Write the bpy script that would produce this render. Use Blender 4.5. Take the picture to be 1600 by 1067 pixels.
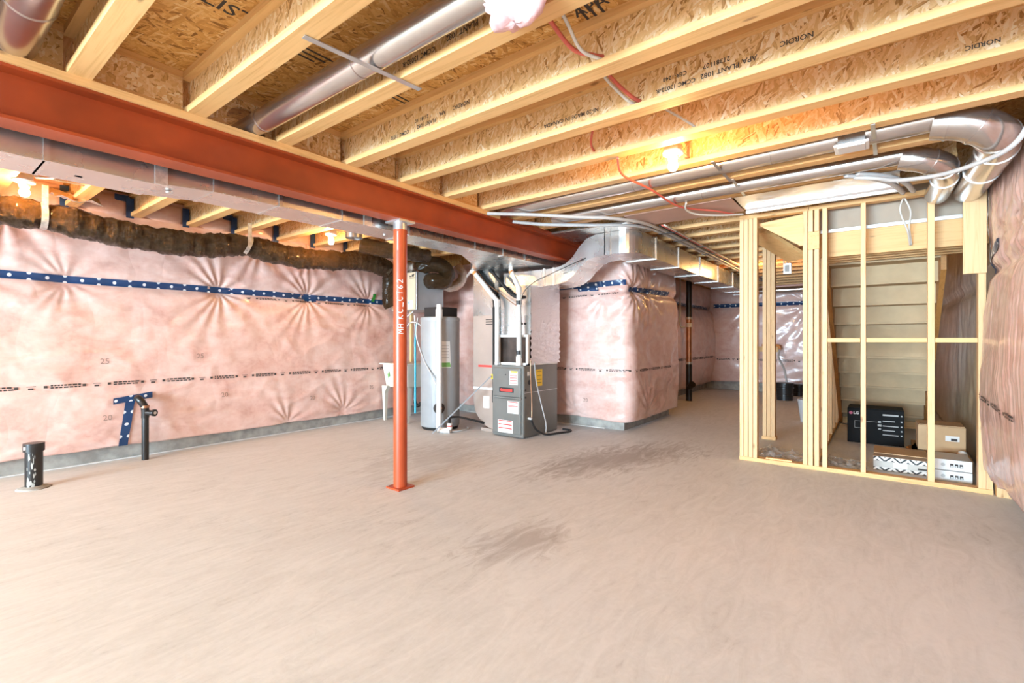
import bpy, math, random
import numpy as np
from mathutils import Vector, Matrix
random.seed(7)
for o in list(bpy.data.objects): bpy.data.objects.remove(o)
S = bpy.context.scene
COL = S.collection
R = math.radians

# ------------------------------------------------------------------ camera
cam = bpy.data.cameras.new('camera'); cam.sensor_width = 36; cam.lens = 36*748/1600
cam.shift_y = -0.0016; cam.clip_start = 0.05
co = bpy.data.objects.new('camera', cam); COL.objects.link(co)
co.location = (0, 0, 1.2); co.rotation_euler = (R(90), 0, R(37.5-90)); S.camera = co
# ------------------------------------------------------------------ world, daylight, exposure
w = bpy.data.worlds.new('sky'); S.world = w; w.use_nodes = True
bg = w.node_tree.nodes['Background']; bg.inputs[0].default_value = (.80, .90, 1, 1); bg.inputs[1].default_value = 1.0
S.view_settings.view_transform = 'Standard'; S.view_settings.look = 'None'
S.view_settings.gamma = 1; S.view_settings.use_curve_mapping = False
S.view_settings.exposure = 0.02
def area(name, loc, rot, sx, sy, power, col):
    l = bpy.data.lights.new(name, 'AREA'); l.shape = 'RECTANGLE'; l.size = sx; l.size_y = sy
    l.energy = power; l.color = col
    o = bpy.data.objects.new(name, l); COL.objects.link(o); o.location = loc; o.rotation_euler = rot
    return o
# daylight outside the glazed opening in the wall behind the camera
area('window_rear_offscreen', (-8.32, 2.45, 1.15), (R(75), 0, R(-90)), 5.0, 2.1, 3500, (.61, .82, 1))
BULB = 780

# ------------------------------------------------------------------ mesh helpers
ORG = {}
class MB:
    def __init__(s): s.v = []; s.f = []; s.uv = None
    def add(s, vs, fs):
        n = len(s.v); s.v += [tuple(v) for v in vs]; s.f += [tuple(i+n for i in f) for f in fs]; return s
    def box(s, x0, x1, y0, y1, z0, z1):
        if x0 > x1: x0, x1 = x1, x0
        if y0 > y1: y0, y1 = y1, y0
        if z0 > z1: z0, z1 = z1, z0
        return s.add([(x0,y0,z0),(x1,y0,z0),(x1,y1,z0),(x0,y1,z0),(x0,y0,z1),(x1,y0,z1),(x1,y1,z1),(x0,y1,z1)],
                     [(3,2,1,0),(4,5,6,7),(0,1,5,4),(1,2,6,5),(2,3,7,6),(3,0,4,7)])
    def hexa(s, a, b):  # two quads (lists of 4 points)
        return s.add(list(a)+list(b), [(3,2,1,0),(4,5,6,7),(0,1,5,4),(1,2,6,5),(2,3,7,6),(3,0,4,7)])
    def prism(s, poly, axis, a, b):
        def m(p, t):
            return {'x':(t,p[0],p[1]),'y':(p[0],t,p[1]),'z':(p[0],p[1],t)}[axis]
        n = len(poly)
        return s.add([m(p,a) for p in poly]+[m(p,b) for p in poly],
                     [tuple(range(n-1,-1,-1)), tuple(range(n,2*n))]+[(i,(i+1)%n,n+(i+1)%n,n+i) for i in range(n)])
    def bar(s, p, q, w, h, up=(0,0,1)):
        p = Vector(p); q = Vector(q); d = (q-p).normalized(); up = Vector(up)
        sd = d.cross(up)
        if sd.length < 1e-4: sd = d.cross(Vector((1,0,0)))
        sd.normalize(); u = sd.cross(d)
        k = [(-w/2,-h/2),(w/2,-h/2),(w/2,h/2),(-w/2,h/2)]
        return s.hexa([p+sd*a+u*b for a,b in k],[q+sd*a+u*b for a,b in k])
    def tube(s, pts, r, seg=12, cap=True):
        pts = [Vector(p) for p in pts]; n = len(pts)
        rr = r if isinstance(r, (list, tuple)) else [r]*n
        t = [(pts[min(i+1,n-1)]-pts[max(i-1,0)]).normalized() for i in range(n)]
        a = Vector((0,0,1)) if abs(t[0].z) < .9 else Vector((1,0,0))
        nrm = t[0].cross(a).normalized(); vs = []
        for i in range(n):
            if i:
                nrm = nrm - t[i]*nrm.dot(t[i]); nrm.normalize()
            b = t[i].cross(nrm)
            for k in range(seg):
                c = 2*math.pi*k/seg
                vs.append(pts[i]+(nrm*math.cos(c)+b*math.sin(c))*rr[i])
        fs = [(i*seg+k, i*seg+(k+1)%seg, (i+1)*seg+(k+1)%seg, (i+1)*seg+k) for i in range(n-1) for k in range(seg)]
        if cap: fs += [tuple(range(seg-1,-1,-1)), tuple((n-1)*seg+k for k in range(seg))]
        return s.add(vs, fs)
    def cyl(s, p, q, r, seg=16): return s.tube([p, q], r, seg)
    def lathe(s, c, prof, seg=24):
        vs = []
        for r, z in prof:
            for k in range(seg):
                a = 2*math.pi*k/seg; vs.append((c[0]+r*math.cos(a), c[1]+r*math.sin(a), c[2]+z))
        m = len(prof)
        fs = [(i*seg+k, i*seg+(k+1)%seg, (i+1)*seg+(k+1)%seg, (i+1)*seg+k) for i in range(m-1) for k in range(seg)]
        fs += [tuple(range(seg-1,-1,-1)), tuple((m-1)*seg+k for k in range(seg))]
        return s.add(vs, fs)
    def build(s, name, mat, parent=None, origin=None, smooth=False, bevel=0):
        if parent is not None: org = ORG[parent.name]
        else: org = Vector(origin) if origin is not None else Vector((0,0,0))
        me = bpy.data.meshes.new(name)
        me.from_pydata([(v[0]-org.x, v[1]-org.y, v[2]-org.z) for v in s.v], [], s.f); me.update()
        if s.uv:
            l = me.uv_layers.new(name='UVMap')
            for lp in me.loops: l.data[lp.index].uv = s.uv[lp.vertex_index]
        o = bpy.data.objects.new(name, me); COL.objects.link(o)
        me.materials.append(mat)
        if smooth:
            for p in me.polygons: p.use_smooth = True
        if bevel:
            b = o.modifiers.new('b', 'BEVEL'); b.width = bevel; b.segments = 2; b.limit_method = 'ANGLE'
        if smooth == 'auto':
            e = o.modifiers.new('e', 'EDGE_SPLIT'); e.split_angle = R(40)
        if parent is not None: o.parent = parent
        else: o.location = org
        ORG[o.name] = org
        return o
def spline(pts, n=8):
    P = [Vector(p) for p in pts]; out = []
    for i in range(len(P)-1):
        p0 = P[max(i-1,0)]; p1 = P[i]; p2 = P[i+1]; p3 = P[min(i+2,len(P)-1)]
        for k in range(n):
            t = k/n
            out.append(.5*((2*p1)+(p2-p0)*t+(2*p0-5*p1+4*p2-p3)*t*t+(3*p1-p0-3*p2+p3)*t**3))
    out.append(P[-1]); return out
def tag(o, label=None, cat=None, group=None, kind=None):
    if label: o['label'] = label
    if cat: o['category'] = cat
    if group: o['group'] = group
    if kind: o['kind'] = kind
    return o
def thing(name, label, cat, loc, group=None, kind=None):
    o = bpy.data.objects.new(name, None); COL.objects.link(o); o.empty_display_size = .1
    o.location = loc; ORG[o.name] = Vector(loc)
    return tag(o, label, cat, group, kind)
def copy_tree(o, parent=None):
    c = o.copy(); COL.objects.link(c); c.parent = parent; ORG[c.name] = ORG[o.name]
    for ch in list(o.children): copy_tree(ch, c)
    return c
def text_geo(txt, size, bold=0, shear=0):
    cu = bpy.data.curves.new('t', 'FONT'); cu.body = txt; cu.size = size; cu.offset = bold; cu.shear = shear
    cu.align_x = 'CENTER'; cu.align_y = 'CENTER'; cu.resolution_u = 2
    ob = bpy.data.objects.new('t', cu); COL.objects.link(ob)
    dg = bpy.context.evaluated_depsgraph_get(); me = bpy.data.meshes.new_from_object(ob.evaluated_get(dg))
    v = [tuple(x.co) for x in me.vertices]; f = [tuple(p.vertices) for p in me.polygons]
    bpy.data.objects.remove(ob); bpy.data.curves.remove(cu); bpy.data.meshes.remove(me)
    return v, f
def text(name, txt, size, fn, mat, parent, bold=0, shear=0):
    v, f = text_geo(txt, size, bold, shear)
    m = MB(); m.add([fn(a, b) for a, b, c in v], f)
    return m.build(name, mat, parent)

# ------------------------------------------------------------------ materials
MATS = {}
class G:
    def __init__(s, name):
        s.m = bpy.data.materials.new(name); s.m.use_nodes = True; s.t = s.m.node_tree
        s.b = s.t.nodes['Principled BSDF']
    def n(s, typ, **kw):
        nd = s.t.nodes.new('ShaderNode'+typ)
        for k, v in kw.items():
            if k.startswith('i_'):
                key = k[2:]
                key = int(key) if key.isdigit() else key.replace('_', ' ')
                s.put(nd.inputs[key], v)
            else: setattr(nd, k, v)
        return nd
    def put(s, sock, v):
        if isinstance(v, bpy.types.NodeSocket): s.t.links.new(v, sock)
        elif isinstance(v, bpy.types.Node): s.t.links.new(v.outputs[0], sock)
        else: sock.default_value = v
    def math(s, op, a, b=0.0, c=None):
        nd = s.n('Math', operation=op); s.put(nd.inputs[0], a); s.put(nd.inputs[1], b)
        if c is not None: s.put(nd.inputs[2], c)
        return nd.outputs[0]
    def mix(s, f, a, b, mode='MIX'):
        nd = s.n('MixRGB', blend_type=mode); s.put(nd.inputs[0], f); s.put(nd.inputs[1], a); s.put(nd.inputs[2], b)
        return nd.outputs[0]
    def ramp(s, f, stops):
        nd = s.n('ValToRGB'); e = nd.color_ramp.elements
        while len(e) < len(stops): e.new(.5)
        for i, (p, c) in enumerate(stops):
            e[i].position = p; e[i].color = (c[0], c[1], c[2], 1) if hasattr(c, '__len__') else (c, c, c, 1)
        s.put(nd.inputs[0], f); return nd.outputs[0]
    def coord(s, rand=True):
        tc = s.n('TexCoord').outputs['Object']
        if not rand: return tc
        oi = s.n('ObjectInfo').outputs['Random']
        v = s.n('VectorMath', operation='SCALE'); v.inputs[0].default_value = (17.3, 31.7, 11.9); s.put(v.inputs[3], oi)
        a = s.n('VectorMath', operation='ADD'); s.put(a.inputs[0], tc); s.put(a.inputs[1], v.outputs[0])
        return a.outputs[0]
    def map(s, v, rot=(0,0,0), sc=(1,1,1), loc=(0,0,0)):
        nd = s.n('Mapping'); s.put(nd.inputs['Vector'], v); nd.inputs['Rotation'].default_value = rot
        nd.inputs['Scale'].default_value = sc; nd.inputs['Location'].default_value = loc
        return nd.outputs[0]
    def noise(s, v, sc, det=4, rough=.55, dist=0):
        nd = s.n('TexNoise'); s.put(nd.inputs['Vector'], v); nd.inputs['Scale'].default_value = sc
        nd.inputs['Detail'].default_value = det; nd.inputs['Roughness'].default_value = rough
        nd.inputs['Distortion'].default_value = dist
        return nd.outputs[0]
    def bump(s, h, st=.3, d=.01):
        nd = s.n('Bump'); nd.inputs['Strength'].default_value = st; nd.inputs['Distance'].default_value = d
        s.put(nd.inputs['Height'], h); s.put(s.b.inputs['Normal'], nd.outputs[0]); return nd
    def set(s, **kw):
        for k, v in kw.items(): s.put(s.b.inputs[k.replace('_', ' ')], v)
        return s
def c4(c): return (c[0], c[1], c[2], 1)
def plain(name, col, rough=.5, metal=0, var=.06, sc=6, **kw):
    if name in MATS: return MATS[name]
    g = G(name); v = g.coord(); n = g.noise(v, sc, 3)
    lo = tuple(max(0, x*(1-var*2.2)) for x in col); hi = tuple(min(1, x*(1+var*1.6)) for x in col)
    g.set(Base_Color=g.ramp(n, [(.3, lo), (.7, hi)]), Roughness=rough, Metallic=metal)
    for k, x in kw.items(): g.put(g.b.inputs[k.replace('_', ' ')], x)
    MATS[name] = g.m; return g.m
def osb(name, nrm, stops, rough=.62, size=(.028, .11), gain=1):
    g = G(name); v = g.coord(); best = None; col = None
    ax = 'XYZ'.index(nrm)
    for i, a in enumerate((84, 62, 112, 25) if nrm == 'X' else (8, -28, 40, 80)):
        rot = [0,0,0]; rot[ax] = R(a)
        v1 = g.map(v, tuple(rot), (1,1,1), (i*3.1, i*5.7, i*2.3))
        sc = [0,0,0]; o = [k for k in range(3) if k != ax]
        sc[ax] = .7; sc[o[0]] = 1/size[0]; sc[o[1]] = 1/size[1]
        if i == 3: sc[o[0]] *= .8; sc[o[1]] *= 1.3
        v2 = g.map(v1, (0,0,0), tuple(sc))
        nz = g.noise(v1, 14, 2)
        av = g.n('VectorMath', operation='MULTIPLY_ADD'); g.put(av.inputs[0], nz); av.inputs[1].default_value = (1.3,)*3; g.put(av.inputs[2], v2)
        vo = g.n('TexVoronoi'); g.put(vo.inputs['Vector'], av.outputs[0]); vo.inputs['Scale'].default_value = 1
        sp = g.n('SeparateColor'); g.put(sp.inputs[0], vo.outputs['Color'])
        r_, k_ = sp.outputs[0], g.math('ADD', sp.outputs[1], g.math('MULTIPLY', g.math('SUBTRACT', .35, vo.outputs['Distance']), .12))
        if best is None: best, col = r_, k_
        else:
            f = g.math('GREATER_THAN', r_, best)
            col = g.mix(f, col, k_); best = g.math('MAXIMUM', r_, best)
    fine = g.noise(g.map(v, (0,0,0), (40, 40, 40)), 6, 3)
    cc = g.ramp(col, stops)
    cc = g.mix(.35, cc, g.ramp(fine, [(.3, .7), (.7, 1.0)]), 'MULTIPLY')
    g.set(Base_Color=cc, Roughness=rough); g.bump(col, .35, .004)
    MATS[name] = g.m; return g.m
web_stops = [(0, (.40,.19,.05)), (.07, (.66,.38,.14)), (.3, (.78,.49,.21)), (.6, (.84,.565,.275)), (.88, (.89,.66,.39)), (1, (.94,.79,.56))]
deck_stops = [(0, (.30,.12,.02)), (.10, (.56,.265,.06)), (.5, (.72,.375,.10)), (.85, (.80,.47,.16)), (1, (.87,.62,.30))]
M_WEB = osb('osb_web', 'X', web_stops, size=(.062, .013))
M_BLK = osb('osb_blocking', 'Y', web_stops, size=(.030, .016))
M_DECK = osb('osb_deck', 'Z', deck_stops, size=(.085, .014))
def lumber(name, axis, a=(.82,.51,.215), b=(.66,.36,.12), rough=.55):
    g = G(name); v = g.coord(); ax = 'XYZ'.index(axis)
    sc = [22, 22, 22]; sc[ax] = 1.1
    n = g.noise(g.map(v, (0,0,0), tuple(sc)), 1.6, 5, .6, 1.2)
    sc2 = [14, 14, 14]; sc2[ax] = 4.5
    vo = g.n('TexVoronoi'); g.put(vo.inputs['Vector'], g.map(v, (0,0,0), tuple(sc2))); vo.inputs['Scale'].default_value = .8
    kn = g.ramp(vo.outputs['Distance'], [(.0, 1), (.07, .8), (.13, 0)])
    sp = g.n('SeparateColor'); g.put(sp.inputs[0], vo.outputs['Color'])
    kn = g.math('MULTIPLY', kn, g.math('GREATER_THAN', sp.outputs[0], .62))
    cc = g.ramp(n, [(.25, b), (.5, a), (.8, tuple(min(1, x*1.07) for x in a))])
    cc = g.mix(g.math('MULTIPLY', kn, .8), cc, (.28,.12,.04,1))
    oi = g.n('ObjectInfo').outputs['Random']
    cc = g.mix(1, cc, g.ramp(oi, [(0, (.90,.86,.82)), (1, (1,1,1))]), 'MULTIPLY')
    g.set(Base_Color=cc, Roughness=rough); g.bump(n, .12, .003)
    MATS[name] = g.m; return g.m
M_LX = lumber('lumber_x', 'X'); M_LY = lumber('lumber_y', 'Y'); M_LZ = lumber('lumber_z', 'Z', (.81,.535,.27), (.67,.395,.16))
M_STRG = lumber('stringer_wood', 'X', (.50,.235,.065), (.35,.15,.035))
M_LAND = M_LY
def galv(name, col=(.62,.62,.60), rough=.27, sp=.10):
    g = G(name); v = g.coord()
    vo = g.n('TexVoronoi'); g.put(vo.inputs['Vector'], v); vo.inputs['Scale'].default_value = 55
    s_ = g.n('SeparateColor'); g.put(s_.inputs[0], vo.outputs['Color'])
    n = g.noise(v, 3.5, 4)
    f = g.math('ADD', g.math('MULTIPLY', s_.outputs[0], sp), n)
    g.set(Base_Color=g.ramp(f, [(.3, tuple(x*.92 for x in col)), (.8, tuple(min(1,x*1.08) for x in col))]), Metallic=.92,
          Roughness=g.math('MULTIPLY_ADD', n, .2, rough-.1))
    g.bump(g.noise(v, 3, 1), .05, .02)
    MATS[name] = g.m; return g.m
M_GALV = galv('galvanized'); M_GALVD = M_GALV
M_GALVR = galv('galvanized_round', (.60,.56,.53), .22)
M_PAN = M_GALV
M_THERM = plain('thermopan', (.58,.37,.29), .45, .15, .05, 3)
def foil(name, col, rough, bumpst, sc=(18,18,18), metal=1.0, det=5):
    g = G(name); v = g.coord(); n = g.noise(g.map(v, (0,0,0), sc), 1.4, det, .6, .8)
    r_ = g.math('ABSOLUTE', g.math('SUBTRACT', n, .5))
    g.set(Base_Color=c4(col), Metallic=metal, Roughness=rough); g.bump(r_, bumpst, .03)
    MATS[name] = g.m; return g.m
M_FOIL = foil('foil_pan', (.93,.93,.93), .34, .18, (7,5,7)); M_FOILINS = foil('foil_insulation', (.86,.83,.84), .30, .8, (10,10,16), .75)
M_SILVFLEX = foil('silver_flex', (.78,.70,.60), .25, .8, (30,30,30))
def flexmat():
    g = G('brown_flex'); v = g.coord(); n = g.noise(g.map(v, (0,0,0), (34,46,46)), 1.2, 6, .7, .8)
    r_ = g.math('ABSOLUTE', g.math('SUBTRACT', n, .5))
    wv = g.n('TexWave'); g.put(wv.inputs['Vector'], v); wv.bands_direction = 'X'; wv.inputs['Scale'].default_value = 13; wv.inputs['Distortion'].default_value = 2
    h = g.math('ADD', r_, g.math('MULTIPLY', wv.outputs[0], .025))
    g.set(Base_Color=g.ramp(n, [(.3,(.030,.013,.003)),(.7,(.085,.042,.011))]), Metallic=.6, Roughness=.15)
    g.set(Coat_Weight=.25, Coat_Roughness=.10); g.bump(h, 1.0, .035)
    MATS['brown_flex'] = g.m; return g.m
M_FLEX = flexmat()
def polymat(name, a, b, c, rough=.38, coat=.55, bumps=.30, sc=(3.2,3.2,1.3)):
    g = G(name); v = g.coord(False)
    n = g.noise(g.map(v, (0,0,0), (1.1,1.1,2.0)), 2.6, 6, .65, .6); n2 = g.noise(v, 22, 3)
    f = g.math('ADD', g.math('MULTIPLY', n, .75), g.math('MULTIPLY', n2, .25))
    g.set(Base_Color=g.ramp(f, [(.30, a), (.48, b), (.68, c)]), Roughness=rough, Coat_Weight=coat, Coat_Roughness=.14)
    w1 = g.noise(g.map(v, (.35,.35,0), sc), 1.0, 2.5, .5, .35)
    r_ = g.math('ABSOLUTE', g.math('SUBTRACT', w1, .5)); r_ = g.math('POWER', g.math('MULTIPLY', r_, 2), .7)
    g.bump(r_, bumps, .014)
    MATS[name] = g.m; return g.m
M_POLY = polymat('pink_insulation', (.61,.325,.27), (.72,.475,.41), (.785,.59,.53))
M_POLYB = M_POLY
M_POLYR = polymat('draped_insulation', (.61,.325,.27), (.72,.475,.41), (.785,.59,.53), .38, .55, .55, (9,9,.9))
M_POLYBR = polymat('tan_poly', (.36,.31,.205), (.44,.39,.275), (.52,.47,.35), .4, .4, .3, (5,5,.8))
def floormat():
    g = G('slab'); v = g.coord(False)
    n = g.noise(v, .55, 5, .6, .4); n2 = g.noise(g.map(v, (0,0,.6), (1.2,4.5,1)), 2.2, 7, .68, 1.8); n3 = g.noise(v, 40, 3)
    f = g.math('ADD', g.math('MULTIPLY', n, .35), g.math('ADD', g.math('MULTIPLY', n2, .5), g.math('MULTIPLY', n3, .15)))
    cc = g.ramp(f, [(.28,(.42,.43,.43)), (.42,(.63,.65,.655)), (.55,(.715,.735,.745)), (.72,(.785,.805,.815))])
    # damp, trodden patch of darker cement between the column and the furnace
    tc = g.n('TexCoord').outputs['Object']
    def blob(x, y, sx, sy, rz):
        m = g.map(tc, (0,0,0), (1,1,0), (-x,-y,0)); m = g.map(m, (0,0,rz), (1,1,1)); m = g.map(m, (0,0,0), (1/sx,1/sy,0))
        ln = g.n('VectorMath', operation='LENGTH'); g.put(ln.inputs[0], m)
        e = g.math('ADD', ln.outputs['Value'], g.math('MULTIPLY', g.math('SUBTRACT', n2, .5), 2.2))
        return g.ramp(e, [(.25, 1), (1.1, 0)])
    d = g.math('MAXIMUM', g.math('MULTIPLY', blob(4.5, 2.1, 1.3, .5, .35), .60), g.math('MULTIPLY', blob(2.32, 1.70, .42, .26, .3), .45))
    d = g.math('MAXIMUM', d, g.math('MULTIPLY', blob(3.4, 3.6, 1.0, .7, -.3), .30))
    cc = g.mix(d, cc, (.235,.20,.175,1))
    g.set(Base_Color=cc, Roughness=.62); g.bump(f, .22, .012)
    MATS['slab'] = g.m; return g.m
M_FLOOR = floormat()
M_CONC = plain('foundation_concrete', (.36,.345,.31), .85, 0, .14, 9)
M_RED = plain('red_oxide_steel', (.36,.055,.011), .42, 0, .14, 2.5)
M_REDP = plain('red_oxide_column', (.45,.072,.02), .36, 0, .06, 4)
M_PVC = plain('white_pvc', (.70,.67,.63), .3, 0, .02)
M_WHITE = plain('white_paint', (.85,.84,.81), .35, 0, .02)
M_ABS = plain('black_abs', (.018,.016,.015), .3, 0, .1)
M_BLACK = plain('black_rubber', (.015,.015,.015), .5, 0, .1)
M_DARK = plain('black_plastic', (.03,.022,.018), .6, 0, .2)  # black plastic of the burner port, its own colour
M_DBRN = plain('dark_sheet', (.07,.05,.04), .35, .3, .2)
M_TANK = plain('grey_tank_enamel', (.31,.32,.325), .38, 0, .03)
M_FURN = plain('furnace_grey', (.18,.18,.165), .42, .25, .05, 3)
M_FURNS = M_FURN
M_CREAM = plain('cream_enamel', (.62,.50,.35), .4, 0, .03)
M_TUB = plain('tub_plastic', (.66,.62,.53), .4, 0, .03)
M_BEIGE = plain('beige_sheet_metal', (.46,.365,.31), .38, .35, .04, 3)
M_INK = plain('black_ink', (.05,.04,.035), .7, 0, .1)
M_INKF = plain('faded_ink', (.36,.24,.20), .7, 0, .1)
M_CHALK = plain('white_marker', (.86,.80,.76), .7, 0, .03)
M_REDINK = plain('red_print', (.62,.05,.04), .5, 0, .05)
M_YEL = plain('yellow_sticker', (.90,.62,.02), .5, 0, .03)
M_GREEN = plain('green_print', (.18,.42,.12), .5, 0, .05)
M_PAPER = plain('white_sticker', (.72,.70,.67), .5, 0, .02)
M_BLUETAPE = plain('blue_tape_plain', (.012,.045,.13), .35, 0, .2)
M_REDW = plain('red_cable', (.62,.13,.09), .45, 0, .05)
M_WHITEW = plain('white_cable', (.62,.59,.53), .45, 0, .03)
M_GREYC = plain('grey_conduit', (.50,.50,.49), .4, 0, .03)
M_DGREY = plain('dark_grey_conduit', (.26,.26,.265), .4, 0, .03)
M_HRV = plain('pale_blue_grey_enamel', (.46,.50,.52), .3, .3, .04)
M_TEAL = plain('blue_pex', (.05,.45,.60), .35, 0, .04)
M_COPPER = plain('copper_line', (.50,.25,.14), .3, .8, .08)
M_CARD = plain('cardboard', (.53,.34,.18), .75, 0, .06, 4)
M_CARDG = plain('grey_cardboard', (.48,.38,.29), .75, 0, .06, 4)
M_GLOSSB = plain('black_carton', (.006,.0055,.0055), .6, 0, .2, Specular_IOR_Level=.15)
M_PRINTG = plain('grey_print', (.42,.41,.39), .5, 0, .05)
M_MAG = plain('magenta_print', (.55,.10,.20), .5, 0, .05)
M_HARD = plain('tread_board', (.54,.38,.205), .6, 0, .05, 5)
M_DRY = plain('drywall', (.42,.345,.265), .8, 0, .05, 3)
M_STEEL = plain('zinc_strap', (.62,.63,.63), .3, .8, .05)
M_CLAMP = plain('black_clamp', (.02,.02,.02), .4, 0, .05)
M_ORANGE = plain('orange_pipe', (.62,.23,.06), .4, 0, .06)
M_FLUFF = plain('pink_fibreglass', (.78,.47,.45), .95, 0, .10, 14)
M_BUCKET = plain('grey_bucket', (.62,.66,.68), .45, 0, .03)
M_GREENTAPE = plain('green_tape', (.03,.22,.03), .5, 0, .05)
M_LOGO = plain('pale_blue_print', (.20,.42,.66), .5, 0, .05)
M_DUCTTAPE = plain('foil_tape', (.75,.75,.73), .3, .8, .12, 30)
def tapemat():
    g = G('printed_blue_tape'); uv = g.n('UVMap').outputs[0]; sx = g.n('SeparateXYZ'); g.put(sx.inputs[0], uv)
    def dots(off, yc, rad):
        a = g.math('SUBTRACT', g.math('FRACT', g.math('ADD', g.math('DIVIDE', sx.outputs[0], .24), off)), .5)
        a = g.math('MULTIPLY', a, .24); b = g.math('MULTIPLY', g.math('SUBTRACT', sx.outputs[1], yc), .06)
        d = g.math('SQRT', g.math('ADD', g.math('MULTIPLY', a, a), g.math('MULTIPLY', b, b)))
        return g.math('LESS_THAN', d, rad)
    f = g.math('MAXIMUM', dots(0, .5, .014), g.math('MAXIMUM', dots(.5, 1.0, .016), dots(.5, 0.0, .016)))
    g.set(Base_Color=g.mix(f, (.012,.05,.14,1), (.72,.74,.76,1)), Roughness=.3)
    MATS['tape'] = g.m; return g.m
M_TAPE = tapemat()
def chevmat():
    g = G('chevron_print'); v = g.n('TexCoord').outputs['Object']; sx = g.n('SeparateXYZ'); g.put(sx.inputs[0], v)
    y = g.math('ABSOLUTE', g.math('SUBTRACT', g.math('FRACT', g.math('DIVIDE', sx.outputs[1], .11)), .5))
    z = g.math('DIVIDE', sx.outputs[2], .11)
    k = g.math('FRACT', g.math('MULTIPLY', g.math('ADD', g.math('MULTIPLY', y, .9), z), 2.6))
    bl = g.math('LESS_THAN', k, .42)
    mid = g.math('MULTIPLY', g.math('GREATER_THAN', sx.outputs[2], .032), g.math('LESS_THAN', sx.outputs[2], .088))
    cc = g.mix(bl, (.80,.78,.73,1), (.03,.03,.03,1)); cc = g.mix(mid, cc, (.50,.47,.42,1))
    g.set(Base_Color=cc, Roughness=.55); MATS['chev'] = g.m; return g.m
M_CHEV = chevmat()
def bulbmat():
    g = G('lit_bulb'); g.set(Base_Color=(1,1,1,1), Emission_Color=(1,.55,.19,1), Emission_Strength=BULB); return g.m
M_BULB = bulbmat()
def clearmat():
    g = G('clear_poly'); t = g.t; out = t.nodes['Material Output']
    tr = g.n('BsdfTransparent'); gl = g.n('BsdfGlossy'); gl.inputs['Roughness'].default_value = .12
    df = g.n('BsdfDiffuse'); df.inputs[0].default_value = (.8,.76,.70,1)
    m1 = g.n('MixShader'); m1.inputs[0].default_value = .5; g.put(m1.inputs[1], gl); g.put(m1.inputs[2], df)
    m2 = g.n('MixShader'); m2.inputs[0].default_value = .32; g.put(m2.inputs[1], tr); g.put(m2.inputs[2], m1)
    t.links.new(m2.outputs[0], out.inputs[0]); return g.m
M_CLEAR = clearmat()
def glassmat():
    g = G('window_glass'); t = g.t; out = t.nodes['Material Output']
    tr = g.n('BsdfTransparent'); gl = g.n('BsdfGlossy'); gl.inputs['Roughness'].default_value = .02
    m2 = g.n('MixShader'); m2.inputs[0].default_value = .06; g.put(m2.inputs[1], tr); g.put(m2.inputs[2], gl)
    t.links.new(m2.outputs[0], out.inputs[0]); return g.m
M_GLASS = glassmat()

# ------------------------------------------------------------------ noise + insulated walls
def vnoise(x, y, seed=0):
    xi = np.floor(x).astype(np.int64); yi = np.floor(y).astype(np.int64); xf = x-xi; yf = y-yi
    def h(a, b):
        n = (a*374761393 + b*668265263 + seed*1442695041) & 0xffffffff
        n = ((n ^ (n >> 13))*1274126177) & 0xffffffff
        return ((n ^ (n >> 16)) & 0xffff)/65535.0
    u = xf*xf*(3-2*xf); v = yf*yf*(3-2*yf)
    return (h(xi,yi)*(1-u)+h(xi+1,yi)*u)*(1-v)+(h(xi,yi+1)*(1-u)+h(xi+1,yi+1)*u)*v
def fbm(x, y, seed=0, o=3):
    t = 0; a = .5
    for i in range(o): t = t+a*vnoise(x*2**i, y*2**i, seed+i*7); a *= .5
    return t
class Path:
    def __init__(s, pts, rad=.0):
        P = [Vector(p).to_2d() for p in pts]; out = [P[0]]
        for i in range(1, len(P)-1):
            a = (P[i-1]-P[i]).normalized(); b = (P[i+1]-P[i]).normalized()
            p, q = P[i]+a*rad, P[i]+b*rad
            for k in range(7):
                t = k/6; out.append(p*(1-t)**2+P[i]*2*t*(1-t)+q*t*t)
        out.append(P[-1])
        s.p = np.array([(q.x, q.y) for q in out]); d = np.diff(s.p, axis=0); s.l = np.concatenate([[0], np.cumsum(np.hypot(d[:,0], d[:,1]))]); s.L = s.l[-1]
    def at(s, t):
        x = np.interp(t, s.l, s.p[:,0]); y = np.interp(t, s.l, s.p[:,1]); e = .06
        tx = np.interp(t+e, s.l, s.p[:,0])-np.interp(t-e, s.l, s.p[:,0]); ty = np.interp(t+e, s.l, s.p[:,1])-np.interp(t-e, s.l, s.p[:,1])
        n = np.hypot(tx, ty)+1e-9
        return x, y, ty/n, -tx/n
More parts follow.
